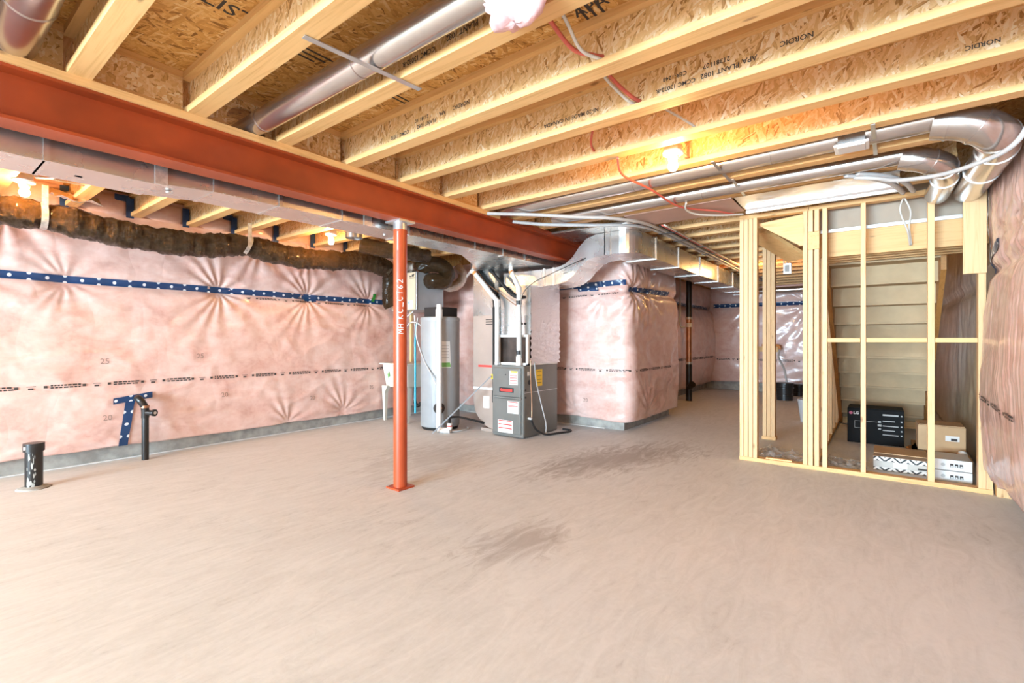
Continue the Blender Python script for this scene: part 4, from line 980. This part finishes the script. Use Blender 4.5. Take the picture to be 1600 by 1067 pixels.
# ------------------------------------------------------------------ light fixtures
def lamp(u, v, zt, label):
    t = thing('bulb_holder', label, 'light', (u, v, zt-.13), 'bare bulbs in porcelain holders')
    MB().box(u-.045,u+.045,v-.045,v+.045,zt,zt+.05).build('junction_box', M_STEEL, t)
    j0 = max(k for k in range(30) if ju(k) < u)
    MB().box(ju(j0)+.004,ju(j0+1)-.004,v-.012,v+.012,zt+.05,zt+.058).build('hanger_bar', M_STEEL, t)
    MB().lathe((u,v,zt), [(.028,-.055),(.034,-.04),(.036,-.025),(.062,-.014),(.066,0.0)], 28).build('porcelain_holder', M_WHITE, t, smooth='auto')
    b = MB().lathe((u,v,zt), [(.008,-.122),(.022,-.116),(.030,-.10),(.032,-.088),(.027,-.072),(.018,-.058),(.016,-.05)], 20); b.build('glowing_bulb', M_BULB, t, smooth=True)
    return t
lamp(.645, 5.27, 2.435, 'lit bare bulb in a porcelain holder near the brown flexible duct and wall corner')
lamp(3.15, 5.08, 2.435, 'lit bare bulb in a porcelain holder beside the round takeoff collar')
lamp(3.15, 1.08, 2.435, 'lit bare bulb in a porcelain holder on a joist over the open floor')
lamp(8.60, 1.63, 2.435, 'lit bare bulb in the room beyond the stud partition')
tag(MB().tube(spline([(.70,5.20,2.46),(.80,5.12,2.47),(.86,5.14,2.56),(.80,5.2,2.62)]), .007, 8).build('lamp_cable', M_WHITEW, origin=(.75,5.2,2.46)), 'white cable looping up from the bulb near the brown flexible duct', 'cable')

# fibreglass tufts
def tuft(c, sx, sy, sz, label, seed):
    m = MB(); n, k = 22, 16; rnd = random.Random(seed)
    for i in range(n):
        for j in range(k+1):
            a = 2*math.pi*i/n; b = math.pi*j/k
            p = np.array([math.cos(a)*math.sin(b), math.sin(a)*math.sin(b), math.cos(b)])
            q = 1+.42*(float(fbm(np.array(p[0]*2+7+seed), np.array(p[1]*2+p[2]*2.3+9)))-.45)*2+rnd.uniform(-.03,.03)
            m.v.append((c[0]+sx*p[0]*q, c[1]+sy*p[1]*q, c[2]+sz*p[2]*q))
    m.f = [(i*(k+1)+j, ((i+1)%n)*(k+1)+j, ((i+1)%n)*(k+1)+j+1, i*(k+1)+j+1) for i in range(n) for j in range(k)]
    return tag(m.build('fibreglass_tuft', M_FLUFF, origin=(c[0],c[1],c[2]-sz), smooth=True), label, 'insulation')
tuft((1.40,1.06,2.475), .085, .135, .125, 'pink fibreglass tuft stuffed beside the round pipe overhead', 3)
tuft((1.02,3.95,2.40), .16, .16, .07, 'pink fibreglass tuft bulging out above the trunk duct', 8)
ft = MB(); 
for i in range(9):
    for j in range(9): ft.v.append((.86+.32*i/8, 5.55+.4*j/8, 2.42+.04*math.sin(i*1.3+j)*.5+.15*(j/8)))
ft.f = [(i*9+j, (i+1)*9+j, (i+1)*9+j+1, i*9+j+1) for i in range(8) for j in range(8)]
o_ = ft.build('foil_boot', M_FOIL, origin=(1.0,5.7,2.4)); o_.modifiers.new('s', 'SOLIDIFY').thickness = .006; tag(o_, 'crumpled silver foil boot between joists above the brown flexible duct', 'duct')

# ------------------------------------------------------------------ wires and conduits under the joists
def wire(pts, r, mat, label, group=None, n=8, cat='cable'):
    return tag(MB().tube(spline(pts, n), r, 8).build('cable', mat, origin=pts[0], smooth=True), label, cat, group)
wire([(1.53,1.10,2.58),(1.72,1.12,2.57),(1.88,1.10,2.515),(1.97,1.04,2.505),(2.03,1.0,2.51)], .010, M_REDW, 'red cable dropping past the tuft into the first joist web with lettering')
wire([(1.53,1.05,2.60),(1.74,1.06,2.57),(1.88,1.06,2.50),(1.97,1.02,2.485),(2.03,1.0,2.49)], .008, M_WHITEW, 'white cable dropping beside the red cable past the tuft')
wire([(2.03,1.0,2.51),(2.25,1.10,2.56),(2.42,1.06,2.51),(2.51,1.03,2.50)], .010, M_REDW, 'red cable crossing to the joist printed with the country of manufacture')
wire([(2.03,1.03,2.49),(2.25,1.12,2.55),(2.42,1.08,2.495),(2.51,1.05,2.485)], .008, M_WHITEW, 'white cable crossing to the joist printed with the country of manufacture')
wire([(2.51,1.0,2.50),(2.70,1.02,2.56),(2.90,.93,2.52),(2.98,.89,2.495)], .007, M_WHITEW, 'single white cable crossing the bay before the bare bulb')
wire([(2.51,1.30,2.56),(2.70,1.42,2.57),(2.88,1.54,2.53),(2.98,1.57,2.51)], .008, M_REDW, 'single red cable crossing the bay before the bare bulb')
wire([(3.0,1.40,2.43),(3.3,1.5,2.415),(3.74,1.46,2.41),(4.24,1.43,2.392),(4.5,1.35,2.40),(4.7,1.22,2.405),(4.95,1.10,2.405),(5.0,1.06,2.41)], .009, M_REDW, 'long red cable hanging below the flat brown panel')
wire([(4.25,1.34,2.397),(4.38,1.38,2.372),(4.55,1.33,2.358),(4.75,1.18,2.366),(4.97,1.03,2.40)], .009, M_WHITEW, 'white cable sagging beside the long red cable below the brown panel')
for k, pts in enumerate(([(3.50,2.985,2.412),(3.75,2.65,2.40),(4.05,2.30,2.383),(4.30,2.06,2.383),(4.70,1.93,2.40),(5.3,1.91,2.42),(6.5,1.91,2.42),(8.5,1.91,2.42),(11.0,1.91,2.42)],
                         [(3.90,2.985,2.412),(4.10,2.72,2.383),(4.40,2.34,2.378),(4.62,2.10,2.385),(4.90,1.99,2.40),(5.4,1.97,2.42),(6.5,1.97,2.42),(8.5,1.97,2.42),(11.0,1.97,2.42)])):
    wire(pts, .017, M_GREYC, ('white plastic conduit leaving the red beam first, on the stud side of its twin', 'white plastic conduit leaving the red beam farther along, next to the supply duct')[k], None, 8, 'conduit')
for k in range(3): wire([(u, 1.85-.025*k, 2.413) for u in (4.98,6.5,8.5,11.0)], .009, (M_BLACK, M_REDW, M_WHITEW)[k], ('black','red','white')[k]+' cable strapped next to the white conduits along the supply duct')
m = thing('conduit_clips', 'black clips holding the white conduits under the joists', 'clip', (6.5,1.9,2.40))
for u in (5.35,5.85,6.4,7.0,7.7,8.5,9.5,10.4): MB().box(u-.012,u+.012,1.78,2.0,2.399,2.405).build('clip', M_CLAMP, m)
wire([(3.62,-.64,2.50),(3.64,-.62,2.33),(3.70,-.56,2.24),(3.84,-.46,2.225),(4.02,-.30,2.235),(4.2,-.10,2.29),(4.32,.02,2.36),(4.35,.15,2.40)], .014, M_GREYC, 'grey conduit swinging across in front of the large elbow', None, 10, 'conduit')
for k in range(2): wire([(4.30,.20-.07*k,2.415),(4.45,.04-.07*k,2.40),(4.65,-.08-.07*k,2.385),(4.95,-.15-.062*k,2.38)], .019, M_GREYC, ('short white conduit', 'lower white conduit')[k]+' ducking under the joist beside the smaller elbow', None, 8, 'conduit')
lp = spline([(5.24,-.16,2.40),(5.25,-.14,2.30),(5.26,-.19,2.12),(5.38,-.21,2.02)])
tag(MB().tube(lp, .007, 8).tube(spline([(5.24,-.17,2.40),(5.25,-.21,2.28),(5.26,-.20,2.16),(5.38,-.22,2.02)]), .007, 8).build('looped_cable', M_WHITEW, origin=(5.25,-.17,2.1), smooth=True), 'white cable loop hanging from the top plate into the header board', 'cable')

# ------------------------------------------------------------------ stud partition
sw = thing('stud_partition', 'bare softwood stud partition with blocking and plates in front of the stairs', 'stud wall', (5.245,.2,0))
A0, A1 = 5.20, 5.289
def stud(vc, z0=.038, z1=2.40, wd=.038, name='stud', par=None, a0=A0, a1=A1): return MB().box(a0,a1,vc-wd/2+.0008,vc+wd/2-.0008,z0,z1).build(name, M_LZ, par or sw, bevel=.002)
for k in range(4): stud(1.094-.0405*k)
stud(.548); stud(.41-.014)
for vc in (.505, .4655-.028+.02):
    stud(vc, .038, 2.035); stud(vc, 2.20, 2.40)
MB().box(A0,A1,.437,.525,2.037,2.198).build('header_block', M_LX, sw, bevel=.002)
stud(.112); stud(-.337, wd=.045)
MB().box(A0,A1,-.66,-.615,.038,2.40).build('stud', M_LZ, sw, bevel=.002)
MB().box(A0-.03,A0-.001,-.66,-.525,1.72,2.40).build('flat_board', M_LZ, sw, bevel=.002)
MB().hexa([(A0+.01,-.70,.02),(A0+.06,-.70,.02),(A0+.06,-.615,.02),(A0+.01,-.615,.02)],[(A0+.03,-.665,1.0),(A0+.06,-.665,1.0),(A0+.06,-.655,1.0),(A0+.03,-.655,1.0)]).build('tapered_shim', M_LZ, sw)
MB().box(A0-.002,A1,-.70,1.115,0,.038).build('sole_plate', M_LY, sw, bevel=.002)
MB().box(A0-.002,A1,-.70,.52,2.40,2.438).build('top_plate', M_LY, sw, bevel=.002); MB().box(A0-.002,A1,.522,1.115,2.40,2.438).build('top_plate', M_LY, sw, bevel=.002)
for a, b in ((.376,.133),(.091,-.313),(-.361,-.613)): MB().box(A0+.004,A1,b,a,1.178,1.216).build('blocking_rail', M_LY, sw, bevel=.002)
tag(MB().box(5.16,5.25,-.80,-.712,0,.13).build('wood_block', M_LZ, origin=(5.2,-.75,0), bevel=.002), 'short wood offcut on the floor at the end of the stud partition', 'wood block')
# return studs and stair-side partition
s2_ = thing('return_studs', 'weathered grey stud return behind the partition opening', 'stud wall', (6.5,1.05,0))
for k in range(3): MB().box(6.45,6.54,1.10-.045*k-.019,1.10-.045*k+.022,.038,2.32).build('stud', M_LZ, s2_, bevel=.002)
MB().box(6.44,6.55,.98,1.13,0,.038).build('sole_plate', M_LY, s2_); MB().box(6.44,6.55,.88,1.13,2.32,2.40).build('top_plate', M_LY, s2_)
s4 = thing('stair_side_partition', 'row of studs running back along the stairs', 'stud wall', (7,.5,0))
for u in (5.62,6.1,6.6,7.1,7.6,8.1,8.6): MB().box(u-.019,u+.019,.46,.549,.038,2.40).build('stud', M_LZ, s4, bevel=.002)
MB().box(5.30,8.8,.46,.549,0,.038).build('sole_plate', M_LX, s4); MB().box(5.30,8.8,.46,.549,2.40,2.438).build('top_plate', M_LX, s4)
# sloped boards above the opening
sb = thing('stair_soffit_frame', 'sloping boards boxing the upper stair above the partition opening', 'framing', (5.9,.8,2.1))
MB().hexa([(5.31,.98,2.36),(5.31,.60,2.10),(5.31,.56,2.10),(5.31,.56,2.40)],[(5.35,.98,2.36),(5.35,.60,2.10),(5.35,.56,2.10),(5.35,.56,2.40)]).build('gusset', M_LY, sb)
MB().bar((5.75,1.06,2.36),(6.10,.71,2.094), .30, .04, (0,0,1)).build('sloped_board', M_LY, sb); MB().box(6.0,6.04,.55,1.02,2.24,2.44).build('cross_board', M_LY, sb)
jb = thing('junction_box', 'grey metal electrical box on the weathered studs', 'box', (6.5,.87,2.0))
MB().box(6.44,6.50,.82,.90,1.98,2.10).build('steel_box', M_STEEL, jb); MB().box(6.435,6.441,.835,.885,2.0,2.08).build('device', M_PRINTG, jb)
for k in range(3): wire([(6.47,.84+.03*k,2.10),(6.47,.82+.04*k,2.2),(6.48,.86+.02*k,2.4)], .006, M_WHITEW, 'white cable feeding the grey electrical box', 'cables feeding the electrical box')

# ------------------------------------------------------------------ landing and stairs
ld = thing('stair_landing', 'unpainted wood stair landing with header board seen from below', 'landing', (5.7,-.1,1.98))
MB().box(5.40,5.438,-.70,.46,1.98,2.205).build('header_board', M_LY, ld, bevel=.002)
for u in (5.60,5.76,5.92): MB().box(u,u+.038,-.70,.45,1.99,2.19).build('joist', M_LAND, ld)
MB().box(5.40,6.06,-.72,.46,2.205,2.225).build('deck', M_HARD, ld)
dw = thing('drywall_panel', 'grey-beige drywall panel with metal trim above the landing header', 'panel', (5.42,-.1,2.225))
MB().box(5.41,5.425,-.72,.46,2.224,2.68).build('board', M_DRY, dw); MB().box(5.384,5.40,-.72,.46,2.207,2.235).build('metal_trim', M_STEEL, dw)
sr = thing('staircase', 'basement staircase with tan boards seen from its underside', 'stairs', (7.4,-.02,0))
NR = 11; rise = 2.205/NR; run = .24; ut = 6.06
for k in range(NR):
    z1 = 2.205-rise*k; u = ut+run*k
    MB().box(u, u+.012, -.46, .42, z1-rise, z1).build('riser', M_HARD, sr)
    if k < NR-1: MB().box(u-.022, u+run+.03, -.46, .42, z1-rise-.026, z1-rise).build('tread', M_HARD, sr)
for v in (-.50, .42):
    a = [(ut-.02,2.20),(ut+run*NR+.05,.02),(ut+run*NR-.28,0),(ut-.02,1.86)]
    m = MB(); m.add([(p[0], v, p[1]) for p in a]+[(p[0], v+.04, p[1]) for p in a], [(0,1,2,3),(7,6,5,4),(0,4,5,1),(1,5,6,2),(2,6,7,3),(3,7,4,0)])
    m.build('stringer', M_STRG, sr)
MB().box(8.42,8.46,-.46,.42,0,.09).build('kick_board', M_LY, sr)

# ------------------------------------------------------------------ stored boxes
lg = thing('carton', 'glossy black appliance carton with white logo standing under the stairs', 'box', (7.1,.04,0))
MB().box(6.90,7.28,-.22,.30,.0,.40).build('body', M_GLOSSB, lg, bevel=.006)
MB().box(6.91,7.27,-.21,.04,.40,.406).build('top_flap', M_GLOSSB, lg); MB().box(6.91,7.27,.042,.29,.40,.407).build('top_flap', M_GLOSSB, lg)
FX = 6.897
text('logo_letters', 'LG', .042, lambda a, b: (FX, .215-a, .345+b), M_PAPER, lg, .0012)
m = MB(); m.prism([(.265+.018*math.cos(R(t)), .345+.018*math.sin(R(t))) for t in range(0,360,24)], 'x', FX-.001, FX+.002); m.build('logo_disc', M_MAG, lg)
m = MB()
for (a, b, c_, d) in ((-.10,.10,.185,.19),(-.10,.10,.262,.267)): pass
for k, z in enumerate((.335,.27,.215,.165,.115)):
    m.box(FX-.001,FX+.002,-.17+.03*(k%2),-.03,z,z+.018 if k == 0 else z+.010); m.box(FX-.001,FX+.002,-.205,-.19,z,z+.014)
m.build('printed_lines', M_PRINTG, lg)
m = MB()
for a, b, c_, d in ((.17,.23,.255,.258),(.17,.23,.175,.178),(.227,.23,.175,.258),(.02,.17,.255,.258),(-.015,.012,.25,.272),(-.02,.015,.21,.232),(-.015,.01,.175,.19)): m.box(FX-.001,FX+.002,a,b,c_,d)
m.build('oven_print', M_PRINTG, lg)
ch = thing('carton', 'flat tile carton with black and white chevron print behind the studs', 'box', (5.8,-.15,0))
MB().box(5.56,6.06,-.355,.045,.0,.13).build('body', M_CARDG, ch, bevel=.004); MB().box(5.557,5.560,-.353,.043,.004,.126).build('printed_front', M_CHEV, ch); MB().box(5.554,5.557,-.20,-.10,.04,.085).build('front_label', M_PAPER, ch); MB().box(5.554,5.557,-.34,-.27,.045,.06).build('front_print', M_INK, ch)
MB().box(5.70,6.06,-.35,.04,.13,.137).build('top_flap', M_CARD, ch)
for k in range(2):
    z = .001+.094*k; du = .01*k
    wb_ = thing('carton', ('lower' if k == 0 else 'upper')+' flat white carton with black pictograms by the end stud', 'box', (5.65,-.5,z))
    MB().box(5.46+du,5.80,-.612,-.375,z,z+.09).build('body', M_PAPER, wb_, bevel=.003)
    f = 5.458+du; m = MB()
    for q in range(3):
        y_ = -.485-.03*q; m.box(f-.001,f+.003,y_-.011,y_+.011,z+.03,z+.058)
    m.build('pictogram', M_INK, wb_); m = MB()
    for q in range(3):
        y_ = -.485-.03*q; m.box(f-.002,f+.003,y_-.006,y_+.006,z+.032,z+.043)
    m.build('pictogram_detail', M_PAPER, wb_)
    m = MB(); m.tube([(f-.001,-.43,z+.045),(f+.002,-.43,z+.045)], .014, 16); m.build('seal_mark', M_PRINTG, wb_)
tag(MB().box(5.84,6.55,-.66,-.37,.0,.125).build('flat_carton', M_CARD, origin=(6.2,-.5,0), bevel=.004), 'flat brown carton under the larger brown carton', 'box')
bx = thing('carton', 'brown cardboard carton with a white shipping label on top of a flat carton', 'box', (6.3,-.45,.125))
MB().box(6.15,6.50,-.645,-.30,.126,.37).build('body', M_CARD, bx, bevel=.004); MB().box(6.146,6.150,-.60,-.50,.235,.285).build('shipping_label', M_PAPER, bx); MB().box(6.144,6.147,-.585,-.54,.24,.262).build('barcode', M_INK, bx); MB().box(6.17,6.48,-.64,-.31,.37,.377).build('top_flap', M_CARD, bx)
tag(MB().lathe((5.95,-.60,.125), [(.01,0),(.028,.008),(.035,.03),(.028,.055),(.01,.065)], 18).build('white_ball_cap', M_PAPER, origin=(5.95,-.60,.125), smooth=True), 'round white cap resting on the flat brown carton', 'cap')
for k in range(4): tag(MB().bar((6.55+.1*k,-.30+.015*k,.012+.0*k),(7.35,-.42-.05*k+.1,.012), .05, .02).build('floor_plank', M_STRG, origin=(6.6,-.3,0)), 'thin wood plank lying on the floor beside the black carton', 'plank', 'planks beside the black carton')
# crumpled clear poly on the floor
def scrap(u0, u1, v0, v1, h, label, seed):
    n, k = 24, 24; X, Y = np.meshgrid(np.linspace(0,1,n), np.linspace(0,1,k), indexing='ij')
    Z = .012+h*np.abs(fbm(X*6+seed, Y*6, seed, 3)-.42)*3.5+.02*0
    m = MB()
    for i in range(n):
        for j in range(k): m.v.append((u0+(u1-u0)*X[i,j]+.03*math.sin(j*.7+seed), v0+(v1-v0)*Y[i,j]+.03*math.sin(i*.9), float(Z[i,j])))
    m.f = [(i*k+j, (i+1)*k+j, (i+1)*k+j+1, i*k+j+1) for i in range(n-1) for j in range(k-1)]
    return tag(m.build('poly_scrap', M_CLEAR, origin=((u0+u1)/2,(v0+v1)/2,0), smooth=True), label, 'plastic sheet')
scrap(5.32,5.75,.56,1.02,.07,'crumpled clear plastic sheet on the floor inside the partition opening',2); scrap(5.33,5.70,.10,.42,.06,'crumpled clear plastic sheet on the floor behind the middle studs',5)
tag(MB().box(5.22,5.27,.66,.88,.038,.052).build('wood_offcut', M_LX, origin=(5.24,.77,.038)), 'thin wood offcut lying on the sole plate in the opening', 'wood')
# ------------------------------------------------------------------ room beyond
sk = thing('drain_stack', 'black drain stack with wrapped middle section by the insulated side wall', 'pipe', (9.62,2.98,0))
MB().tube([(9.62,2.98,.0),(9.62,2.98,.75)], .058, 20).build('lower_pipe', M_ABS, sk, smooth='auto'); MB().tube([(9.62,2.98,.75),(9.62,2.98,1.62)], .052, 20).build('striped_wrap', M_COPPER, sk, smooth='auto'); MB().tube([(9.62,2.98,1.62),(9.62,2.98,2.40)], .055, 20).build('upper_pipe', M_ABS, sk, smooth='auto'); MB().tube([(9.62,2.98,.26),(9.54,2.88,.34)], .06, 16).build('cleanout', M_ABS, sk, smooth='auto'); MB().cyl((9.62,2.98,1.45),(9.62,2.98,1.53),.056,20).build('label_band', M_PAPER, sk)
for z in (.74,1.62): MB().cyl((9.62,2.98,z-.02),(9.62,2.98,z+.03),.064,20).build('steel_clamp', M_STEEL, sk)
tag(MB().tube(spline([(9.4,3.08,2.4),(9.4,3.08,1.9),(9.4,3.08,1.5),(9.45,3.0,1.45)]), .016, 10).build('water_line', M_GREYC, origin=(9.4,3.08,1.45)), 'thin grey line left of the black drain stack', 'pipe')
for k, (u, v, r, h, lb) in enumerate(((10.9,1.50,.155,.33,'dark ribbed sump basin with an outlet hose by the far wall'),(11.9,1.36,.15,.24,'dark open basin next to the sump basin'),(12.0,1.02,.12,.2,'small dark basin partly hidden behind the studs'))):
    b_ = thing('sump_basin', lb, 'basin', (u, v, 0))
    MB().lathe((u,v,0), [(r*.93,0),(r*.95,h*.3),(r,h*.32),(r,h*.36),(r*.96,h*.38),(r,h*.7),(r*1.05,h*.72),(r*1.05,h*.76),(r,h*.78),(r*1.02,h)], 24).build('body', M_ABS, b_, smooth='auto'); MB().lathe((u,v,h-.005), [(r*1.08,0),(r*1.08,.02),(r*.8,.03)], 24).build('rim', M_ABS, b_)
tag(MB().tube(spline([(10.9,1.46,.33),(11.2,1.55,.6),(11.7,1.72,.82),(11.95,1.74,.98)]), .02, 10).build('outlet_hose', M_GREYC, origin=(10.9,1.46,.33), smooth=True), 'grey hose rising from the sump basin', 'hose')
op = thing('orange_pipe', 'orange pipe bracket on the far wall above the sump basin', 'pipe', (12.0,1.78,.95))
MB().tube(spline([(11.97,1.74,.98),(11.98,1.76,1.06),(12.0,1.85,1.08),(12.0,2.1,1.08)]), .028, 12).build('pipe', M_ORANGE, op, smooth=True); MB().box(12.02,12.06,1.78,2.2,.93,1.05).build('backing_board', M_LY, op)
bk = thing('bucket', 'pale grey plastic bucket behind the middle studs', 'bucket', (8.2,.82,0))
MB().lathe((8.2,.82,0), [(.105,0),(.14,.30),(.145,.30),(.145,.33),(.13,.33),(.125,.28)], 24).build('body', M_BUCKET, bk, smooth='auto')
fpipe = thing('far_pipe', 'horizontal round metal pipe high on the far wall', 'duct', (11.6,1.4,2.2)); MB().tube([(11.7,2.1,2.27),(11.7,.9,2.27)], .07, 18).build('pipe', M_GALVR, fpipe, smooth='auto')
